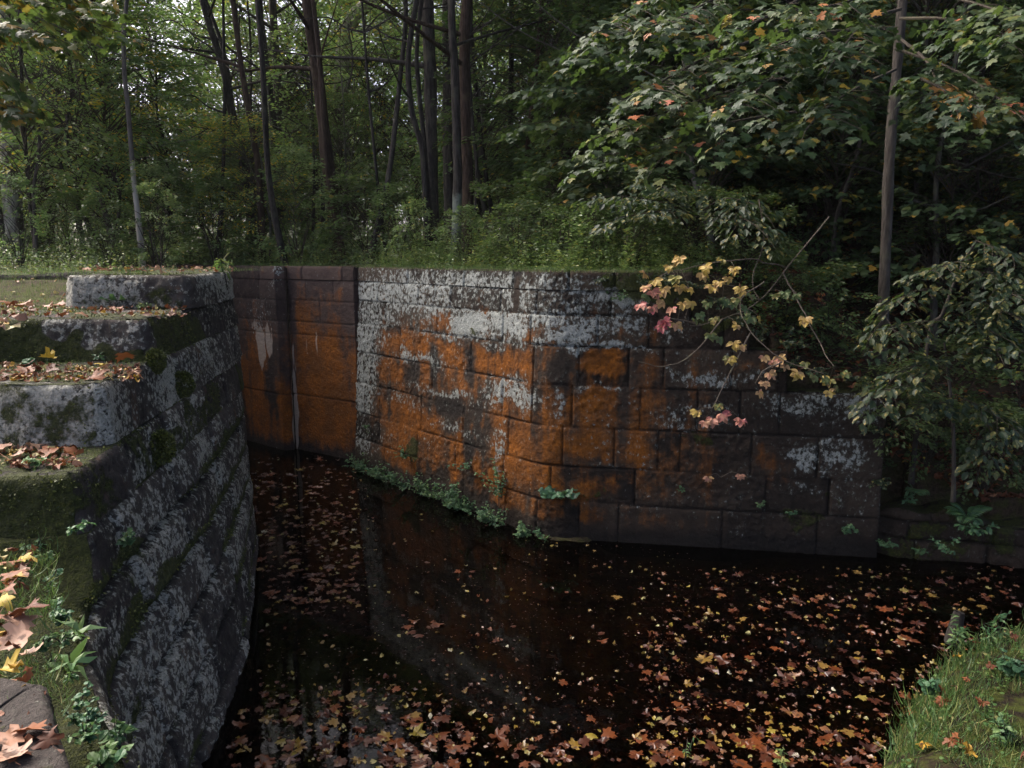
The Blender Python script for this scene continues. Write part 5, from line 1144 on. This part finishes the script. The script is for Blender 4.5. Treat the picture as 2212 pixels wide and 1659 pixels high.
# on the stepped wing wall
fern(at_z(222, 660, ZS[3] + .01), (-.2, -.3, .1), 'fern at the foot of the topmost step block', 6, .27)
rosette('plant', at_z(262, 662, ZS[3] + .02), (0, -.3, .5), 'broad leaved plant beside the fern on the step', 7, .14, 'oval', 'plant', (.1, .5), .12, .5)
sprig('weed', at_z(365, 664, ZS[3]), (0, -.5, 0), 'yellow green weed at the right end of the upper step', .16, 7, 8, .07, tint=(.5, .95), cat='weed')
sprig('weed', at_z(310, 668, ZS[3]), (0, -.4, 0), 'low pale weed in the leaves of the upper step', .12, 8, 8, .05, tint=(.6, .98), cat='weed')
sprig('weed', at_z(222, 778, ZS[2] + .01), (0, -.3, 0), 'little weed before the dark mossy step front', .2, 4, 8, .06, tint=(.1, .5), cat='weed')
sprig('weed', at_z(60, 790, ZS[2] + .01), (0, -.3, 0), 'round leaved weed at the left of the middle step', .1, 4, 6, .07, 'round', tint=(0, .3), cat='weed')
sprig('weed', at_z(80, 1005, ZS[1] + .01), (0, -.3, 0), 'pale weed on the lowest step block', .1, 5, 7, .06, tint=(.5, .9), cat='weed')
sprig('weed', (-3.95, 10.2, ZS[4]), (.4, -.4, 0), 'tuft of long grass on the corner of the topmost block', .22, 9, 6, .16, 'blade', 'grass', tint=(.4, 1), cat='grass tuft')
for px, py, h, ns, nl, sz, lb in [(385, 875, .3, 7, 9, .085, 'leafy weed hanging from the moss on the pier side'), (480, 690, .2, 5, 8, .06, 'sprig on the shaded side of the topmost blocks'), (130, 1150, .12, 5, 7, .06, 'small ivy like weed on the mossy lower front'), (250, 1170, .14, 5, 8, .06, 'green weed on the side of the pier above the ledges')]:
    o, n_ = on_wall(PW, px, py, .05); sprig('weed', o, n_, lb, h, ns, nl, sz, droop=.35, tint=(.1, .8), cat='weed')
rosette('weed', at_z(150, 1440, -.16), (.5, .1, .1), 'dandelion like rosette with long toothed leaves on the bank edge', 9, .17, 'lance', 'plant', (.6, .95), 0, .3, 'weed')
rosette('weed', at_z(165, 1370, -.2), (.5, .2, .1), 'pale long leaved weed behind the rosette at the bank edge', 7, .14, 'lance', 'plant', (.6, .9), 0, .5, 'weed')
for px, py, z, h, ns, nl, sz, tn, lb in [(130, 1350, -.22, .14, 8, 9, .05, (.1, .6), 'clover like weed at the grassy edge'), (250, 1600, -.5, .2, 5, 9, .08, (.1, .5), 'weed with pointed leaves in the gap beside the slab'), (215, 1660, -.5, .24, 6, 9, .09, (.4, .9), 'bright weed in the gap at the bottom of the picture'), (160, 1560, -.45, .14, 6, 8, .05, (.1, .6), 'dark little weed in the gap beside the slab'), (115, 1250, -.2, .12, 5, 7, .06, (.1, .5), 'round leaved weed at the grass edge')]:
    sprig('weed', at_z(px, py, z), (.5, -.1, 0), lb, h * .8, ns, nl, sz * .75, tint=tn, cat='weed')
for k in range(14):
    px, py = [(95, 1210), (105, 1270), (120, 1310), (135, 1390), (150, 1470), (170, 1530), (185, 1600), (80, 1185), (125, 1330), (60, 1200), (40, 1260), (90, 1400), (200, 1560), (110, 1440)][k]
    t = sprig('weed', at_z(px, py, -.16), (.4, 0, 0), 'small weed among the grass along the edge of the near bank', rng.uniform(.05, .12), int(rng.integers(5, 9)), 9, rng.uniform(.025, .045), tpl=['oval', 'lance', 'round'][k % 3], tint=(.05, .85), cat='weed'); t['group'] = 'weeds along the edge of the near bank'
# right bank
for px, py, z, h, ns, nl, sz, tpl, tn, lb in [(2065, 1400, -2.2, .5, 7, 14, .1, 'lance', (.5, .95), 'tall thin weed with narrow leaves by the old stump'), (2140, 1400, -2.1, .45, 6, 12, .09, 'lance', (.4, .9), 'tall narrow weed right of the old stump'), (2185, 1460, -2.0, .3, 16, 12, .06, 'round', (0, .4), 'clump of clover leaves at the right edge of the bank'), (1690, 1655, ZW, .16, 6, 8, .07, 'lance', (.6, 1), 'pale weed standing in the leaves at the bottom'), (1480, 1640, ZW, .3, 3, 7, .05, 'lance', (.6, 1), 'thin dying weed in the water at the bottom'), (2170, 1600, -1.95, .22, 9, 9, .07, 'oval', (.3, .8), 'leafy weed in the grass of the right bank'), (2010, 1500, -2.15, .18, 9, 9, .055, 'round', (.2, .6), 'small leafed weed in the grass near the log')]:
    sprig('weed', at_z(px, py, z), (0, -.1, 0), lb, h, ns, nl, sz, tpl, tint=tn, cat='weed', spreadv=.35)
# moss cushions on the pier
for k, (px, py, r) in enumerate([(404, 765, .14), (392, 830, .1), (372, 900, .17), (345, 965, .11), (478, 670, .16), (332, 780, .08)]):
    o, n_ = on_wall(PW, px, py, .0); A = Acc(); m = 1500
    v = unit(rng.normal(size=(m, 3))) * [1, 1, 1.15]; v = v * (r * (.75 + .5 * fbm(v * 2 + k * 7, 5, 3)))[:, None]; v = v[(v @ n_) > -.05]; m = len(v)
    add_leaves(A, 'tiny', v, unit(v) + rng.normal(0, .5, (m, 3)) - [0, 0, .4], rng.normal(0, 1, (m, 3)), rng.uniform(.02, .04, m), rng.random(m) ** 1.5)
    mc = A.build('moss_cushion', [M['moss']], pier, False); mc['label'] = 'rounded cushion of olive moss'; mc.location = [float(c) for c in (o - ploc)]

# moss fuzz growing on the pier where its stone is mossy
a = Acc()
for o_ in list(pier.children):
    me = o_.data
    if 'moss' not in me.attributes: continue
    V = np.empty(len(me.vertices) * 3, np.float32); me.vertices.foreach_get('co', V); V = V.reshape(-1, 3) + ploc
    N_ = np.empty(len(me.vertices) * 3, np.float32); me.vertices.foreach_get('normal', N_); N_ = N_.reshape(-1, 3)
    mo_ = np.empty(len(me.vertices), np.float32); me.attributes['moss'].data.foreach_get('value', mo_)
    u, v, dp = project(V); k = np.where((mo_ + rng.normal(0, .12, len(V)) > .62) & (dp < 9) & (dp > .5) & (u > -80) & (u < 700))[0]
    f_ = fbm(V[k] * 6, 12, 3); k = k[f_ > .47]
    k = rng.choice(k, min(len(k), 5200), replace=False); n = len(k)
    add_leaves(a, 'tiny', V[k] + rng.normal(0, .008, (n, 3)), N_[k] + rng.normal(0, .6, (n, 3)) - [0, 0, .3], rng.normal(0, 1, (n, 3)), rng.uniform(.012, .03, n), rng.random(n) ** 1.3)
tag(a.build('moss', [M['moss']], smooth=False), kind='stuff')
# ---------------------------------------------------------------- creeper with turning leaves over the wall
cr = thing('creeper_vine', at_y(1790, 470, 10.6), 'creeper with pink, yellow and green five-part leaves trailing over the wall', 'vine'); crb = np.array(cr.location)
A = Acc()
CP = [([(1790, 470), (1715, 560), (1640, 650), (1560, 690), (1490, 705)], 10.6, 9.3), ([(1700, 580), (1610, 560), (1500, 575), (1420, 600), (1385, 650)], 10.3, 9.4), ([(1650, 610), (1600, 650), (1625, 720), (1690, 775), (1780, 805)], 10, 8.9), ([(1690, 590), (1735, 670), (1770, 740), (1800, 795)], 10.2, 9.0), ([(1620, 720), (1580, 800), (1555, 850), (1540, 880)], 9.3, 8.9), ([(1560, 690), (1500, 760), (1440, 790), (1380, 780)], 9.5, 9.3), ([(1690, 780), (1650, 800), (1630, 830)], 9, 8.8), ([(1500, 700), (1450, 690), (1425, 690)], 9.3, 9.2), ([(1640, 430), (1650, 520), (1625, 600), (1640, 650)], 10.8, 10), ([(1640, 650), (1590, 620), (1560, 610), (1520, 590)], 9.9, 9.4)]
def curve_at(pts, ya, yb): 
    m = len(pts); return smooth_path([at_y(px, py, ya + (yb - ya) * k / (m - 1)) for k, (px, py) in enumerate(pts)], 7)
allc = []
for p, ya, yb in CP:
    P = curve_at(p, ya, yb) - crb; P = P + (fbm(P * 5, 3, 2)[:, None] - .5) * .06; allc.append(P); tube(A, P, np.linspace(.011, .004, len(P)), 5, 0)
allc = np.concatenate(allc)
CL = [(1400, 592, .5), (1420, 608, .48), (1455, 575, .45), (1520, 590, .5), (1480, 556, .5), (1385, 658, .8), (1398, 638, .15), (1412, 664, .75), (1432, 650, .6), (1452, 666, .75), (1426, 704, .9), (1432, 690, .95), (1475, 655, .5), (1492, 652, .48), (1502, 690, .2), (1512, 678, .15), (1560, 610, .48), (1545, 622, .5), (1582, 600, .5), (1592, 655, .15), (1570, 650, .2), (1604, 648, .3), (1540, 725, .25), (1560, 732, .2), (1585, 740, .45), (1600, 746, .55), (1640, 765, .6), (1660, 775, .65), (1680, 770, .55), (1692, 786, .6), (1625, 838, .6), (1637, 818, .62), (1745, 805, .3), (1765, 812, .25), (1782, 815, .35), (1812, 800, .25), (1775, 838, .4), (1530, 897, .75), (1550, 886, .82), (1513, 902, .72), (1592, 900, .8), (1495, 880, .45), (1542, 868, .3), (1760, 692, .5), (1752, 640, .2), (1725, 636, .2), (1640, 690, .2), (1620, 665, .15), (1470, 600, .3), (1580, 560, .35), (1500, 625, .48), (1535, 655, .25), (1440, 625, .55), (1415, 630, .8), (1460, 700, .62), (1550, 690, .3), (1615, 625, .45), (1640, 640, .2), (1660, 690, .35), (1605, 705, .5), (1575, 770, .4), (1650, 800, .58), (1715, 800, .5), (1730, 780, .3), (1480, 620, .5), (1540, 575, .45), (1610, 580, .5), (1700, 640, .3), (1795, 830, .3), (1400, 620, .6)]
SPR = [(1530, 1030, .65), (1600, 1025, .7)]
for px, py, tn in CL:
    q = at_y(px, py, 9.25) - crb; i = int(np.argmin(((allc - q) ** 2)[:, [0, 2]].sum(1))); q[1] = allc[i][1] * .6 + q[1] * .4; j = allc[i]
    tube(A, [j, (j + q) / 2 + [0, 0, .02], q], [.003, .0025, .002], 3, 0)
    B = Acc(); n5 = 5; an = np.linspace(-1.45, 1.45, n5) + rng.normal(0, .12, n5); fz = unit(np.array([rng.normal(0, .35), -.75, .55]) + rng.normal(0, .15, 3))
    dn = unit(np.array([rng.normal(0, .35), -.25, -.8])); dn = unit(dn - fz * (dn @ fz)); sd = np.cross(dn, fz)
    D = np.cos(an)[:, None] * dn + np.sin(an)[:, None] * sd
    add_leaves(B, 'oval', np.zeros((n5, 3)), D, fz + rng.normal(0, .25, (n5, 3)), .128 * (1 - .25 * np.abs(np.linspace(-1, 1, n5))) * rng.uniform(.75, 1.1), np.clip(tn + rng.normal(0, .05, n5), 0, 1), 0, .25)
    B.build('leaf_cluster', [M['creeper']], cr, False).location = [float(c) for c in q]
A.build('stem', [M['stem']], cr)
o, n_ = on_wall(WW, 1560, 1030, .02); sv = thing('creeper_sprig', o, 'small creeper sprig with two tan leaf clusters low on the dark stones', 'vine'); A = Acc()
for px, py, tn in SPR:
    q = at_y(px, py, o[1] - .2) - o; tube(A, smooth_path([(0, 0, 0), q * .5 + [0, -.02, .06], q], 4), np.linspace(.004, .002, 9), 4, 0)
    B = Acc(); an = np.linspace(-1.3, 1.3, 5); D = np.column_stack([np.sin(an), np.full(5, -.2), -np.cos(an)])
    add_leaves(B, 'oval', np.zeros((5, 3)), D, np.array([0, -.8, .5]) + rng.normal(0, .2, (5, 3)), .085, np.clip(tn + rng.normal(0, .04, 5), 0, 1), 0, .25); B.build('leaf_cluster', [M['creeper']], sv, False).location = [float(c) for c in q]
A.build('stem', [M['stem']], sv)
# saplings at the right edge
sp = px_tree('sapling', 'sapling with spotted green leaves spreading right of the wall end', 'sapling', [(2064, 1045), (2060, 960), (2056, 880), (2046, 790), (2040, 740)], 9.5, .026, .012, 'bark', 0, 0, None, seed=40, ground=float(at_y(2064, 1045, 9.5)[2]))
for p, ya, yb in [([(2050, 810), (1990, 765), (1925, 750)], 9.4, 8.9), ([(2052, 830), (1985, 830), (1900, 850), (1868, 880)], 9.4, 8.6), ([(2055, 850), (2120, 880), (2190, 925)], 9.4, 8.6), ([(2048, 780), (2110, 750), (2190, 765)], 9.4, 8.7), ([(2046, 790), (1980, 790), (1930, 815)], 9.4, 8.5), ([(2050, 870), (2020, 870), (1980, 880)], 9.4, 8.8), ([(2130, 900), (2140, 950), (2120, 1000)], 9.0, 8.7)]:
    part_bough(sp, None, p, ya, yb, 10, .125, 'oval', wid=.32, p_turn=.05, r=.008, sub=5, mats=('sapling', 'twig'))
sp2 = px_tree('sapling', 'dark leaning sapling whose leaves fill the right edge above the slope', 'sapling', [(2005, 735), (2035, 680), (2062, 610), (2085, 560), (2110, 520)], 9.9, .028, .014, 'bark_black', 0, 0, None, seed=41)
for p, ya, yb in [([(2060, 630), (1990, 625), (1930, 660), (1875, 735)], 9.8, 8.8), ([(2080, 590), (2150, 590), (2215, 615)], 9.8, 8.8), ([(2070, 640), (2130, 655), (2205, 690)], 9.7, 8.6), ([(2050, 690), (1960, 700), (1895, 725)], 9.7, 8.9), ([(2095, 560), (2050, 570), (1975, 600)], 9.8, 9.0), ([(2090, 570), (2160, 620), (2215, 650)], 9.6, 8.5), ([(2110, 520), (2160, 540), (2215, 560)], 9.8, 9.2), ([(2060, 660), (2110, 700), (2170, 730)], 9.6, 8.7)]:
    part_bough(sp2, None, p, ya, yb, 11, .12, 'oval', wid=.36, p_turn=.04, r=.008, sub=6, mats=('sapling', 'twig'))

# ---------------------------------------------------------------- sticks, log, stump, slab
def stick(name, label, pts, r, mat='twig', cat='twig', forks=0):
    W = [at_z(px, py, z) for px, py, z in pts]; b = W[0]; A = Acc(); P = smooth_path(np.array(W) - b, 6); P = P + (fbm(P * 6, 2, 3)[:, None] - .5) * r * 3
    tube(A, P, np.linspace(r, r * .35, len(P)), 7, 0, .5, .35, 3)
    for k in range(forks):
        i = int(len(P) * (.35 + .2 * k)); i = min(i, len(P) - 3); T = unit(P[i + 1] - P[i]); d = unit(T + rng.normal(0, .6, 3)); tube(A, [P[i], P[i] + d * r * 14, P[i] + d * r * 24 + rng.normal(0, r * 3, 3)], [r * .6, r * .4, r * .15], 5, 0)
    return tag(A.build(name, [M[mat]], None, True, b), label, cat)
for a_ in [('log', 'dark wet log lying in the leaves left of the grassy bank', [(1960, 1452, ZW + .03), (1840, 1435, ZW + .02), (1720, 1412, ZW + .01)], .035, 'bark_black', 'log', 1), ('stick', 'stick half sunk in the leaves below the right stones', [(1790, 1385, ZW + .02), (1750, 1345, ZW + .03), (1718, 1312, ZW + .02)], .014, 'twig', 'stick', 1),
           ('twig', 'bent dead twig sticking out of a heap of leaves in mid water', [(945, 1372, ZW), (938, 1340, ZW + .1), (930, 1320, ZW + .22), (925, 1295, ZW + .3)], .007, 'stem', 'twig', 3), ('twig', 'thin dead twig standing in the dark water', [(1052, 1375, ZW), (1048, 1340, ZW + .06), (1044, 1310, ZW + .12), (1025, 1282, ZW + .16)], .006, 'stem', 'twig', 1),
           ('twig', 'short twig lying on the water left of the leaf heap', [(735, 1355, ZW + .01), (765, 1342, ZW + .03), (795, 1325, ZW + .05)], .006, 'stem', 'twig', 0), ('twig', 'arched pale twig at the water by the pier corner', [(640, 1125, ZW + .05), (655, 1110, ZW + .15), (640, 1090, ZW + .2), (600, 1100, ZW + .12), (575, 1130, ZW)], .008, 'stem', 'twig', 2),
           ('stick', 'thin stick across the leaves at the far right', [(1950, 1335, ZW + .03), (2050, 1322, ZW + .05), (2120, 1300, ZW + .08)], .01, 'twig', 'stick', 2)]: stick(*a_[:5], cat=a_[5], forks=a_[6])
sb = at_z(2056, 1398, ZW - .05); A = Acc(); tube(A, [(0, 0, -.1), (.0, 0, .1), (.02, .0, .26), (.05, .01, .40)], [.1, .075, .062, .05], 10, 0, .5, .5, 8); tube(A, [(.05, .01, .40), (.055, .01, .41)], [.05, .002], 10, 0)
tag(A.build('stump', [M['bark_black']], None, True), 'old broken stump standing at the edge of the grassy bank', 'stump').location = [float(c) for c in sb]
# near slab
sl_ = [at_z(*p, -.07)[:2] for p in [(-120, 1700), (-60, 1480), (60, 1455), (105, 1470), (128, 1560), (152, 1662), (175, 1760)]]
W = Wall([(-3.2, 3.02), (-2.6, 3.05)] + [tuple(p) for p in sl_[3:]], -.07, 0, .02, .03)
slab = thing('stone_slab', (*sl_[4], -.4), 'worn grey stone slab with moss at the bottom left', 'stone slab'); sloc = np.array([*sl_[4], -.4])
W.N = W.N * np.sign((W.N[len(W.N) // 2] @ np.array([1., .2])))
build_wall('slab', W, slab, M['stone_near'], -.42, -.07, [], lambda c: [], None, {'lichen': .2, 'moss': .2}, loc=sloc, seed=71, amp=.022, fine=.012, back=.9, topmoss=.35, caps=False)
SKY, SUN, EXPO, HAZE = .15, 1.3, 1.85, .00022
# ---------------------------------------------------------------- camera, light, sky
cam = bpy.data.cameras.new('camera'); cam.sensor_width = 36; cam.sensor_fit = 'HORIZONTAL'; cam.lens = F / 2212 * 36
cam.clip_end = 500; cam.clip_start = .05
co = bpy.data.objects.new('camera', cam); COL.objects.link(co); co.location = (0, 0, CAMZ); co.rotation_euler = (PI / 2 - TH, 0, 0)
sc.camera = co
EL, AZ = math.radians(47), math.radians(-62)       # hazy sun, front left beyond the trees
w = bpy.data.worlds.new('World'); sc.world = w; w.use_nodes = True
nt = w.node_tree; sky = nt.nodes.new('ShaderNodeTexSky'); sky.sky_type = 'NISHITA'; sky.sun_disc = False
sky.sun_elevation = EL; sky.sun_rotation = AZ; sky.air_density = .3; sky.dust_density = 4.5; sky.ozone_density = .2
bg = nt.nodes['Background']; nt.links.new(sky.outputs[0], bg.inputs[0]); bg.inputs[1].default_value = SKY
sl = bpy.data.lights.new('sun', 'SUN'); sl.energy = SUN; sl.angle = math.radians(30); sl.color = (1, .95, .87)
so = bpy.data.objects.new('sun', sl); COL.objects.link(so)
d = Vector((math.sin(AZ) * math.cos(EL), math.cos(AZ) * math.cos(EL), math.sin(EL)))
so.rotation_euler = (-d).to_track_quat('-Z', 'Y').to_euler(); so.location = d * 60
sc.view_settings.view_transform = 'Standard'; sc.view_settings.look = 'None'
sc.view_settings.gamma = 1; sc.view_settings.exposure = EXPO
sc.cycles.max_bounces = 6; sc.cycles.transparent_max_bounces = 8; sc.cycles.diffuse_bounces = 3; sc.cycles.glossy_bounces = 3; sc.cycles.transmission_bounces = 3
sc.cycles.use_denoising = True


# the air of the wood: a trace of pale haze between the trees
hm = bpy.data.materials.new('pale_air'); hm.use_nodes = True; t_ = hm.node_tree; t_.nodes.clear()
ho = t_.nodes.new('ShaderNodeOutputMaterial'); pv = t_.nodes.new('ShaderNodeVolumePrincipled')
pv.inputs['Color'].default_value = (.93, .96, 1, 1); pv.inputs['Density'].default_value = HAZE; pv.inputs['Anisotropy'].default_value = .2
t_.links.new(pv.outputs[0], ho.inputs['Volume'])
X0, X1, Y0, Y1, Z0, Z1 = -90, 90, -12, 110, -8, 42
hv = np.array([(x, y, z) for x in (X0, X1) for y in (Y0, Y1) for z in (Z0, Z1)], float)
hz = mk('haze', hv, [(np.array([[0, 1, 3, 2], [4, 6, 7, 5], [0, 4, 5, 1], [2, 3, 7, 6], [0, 2, 6, 4], [1, 5, 7, 3]]), 0)], hm, None, False); tag(hz, kind='stuff')
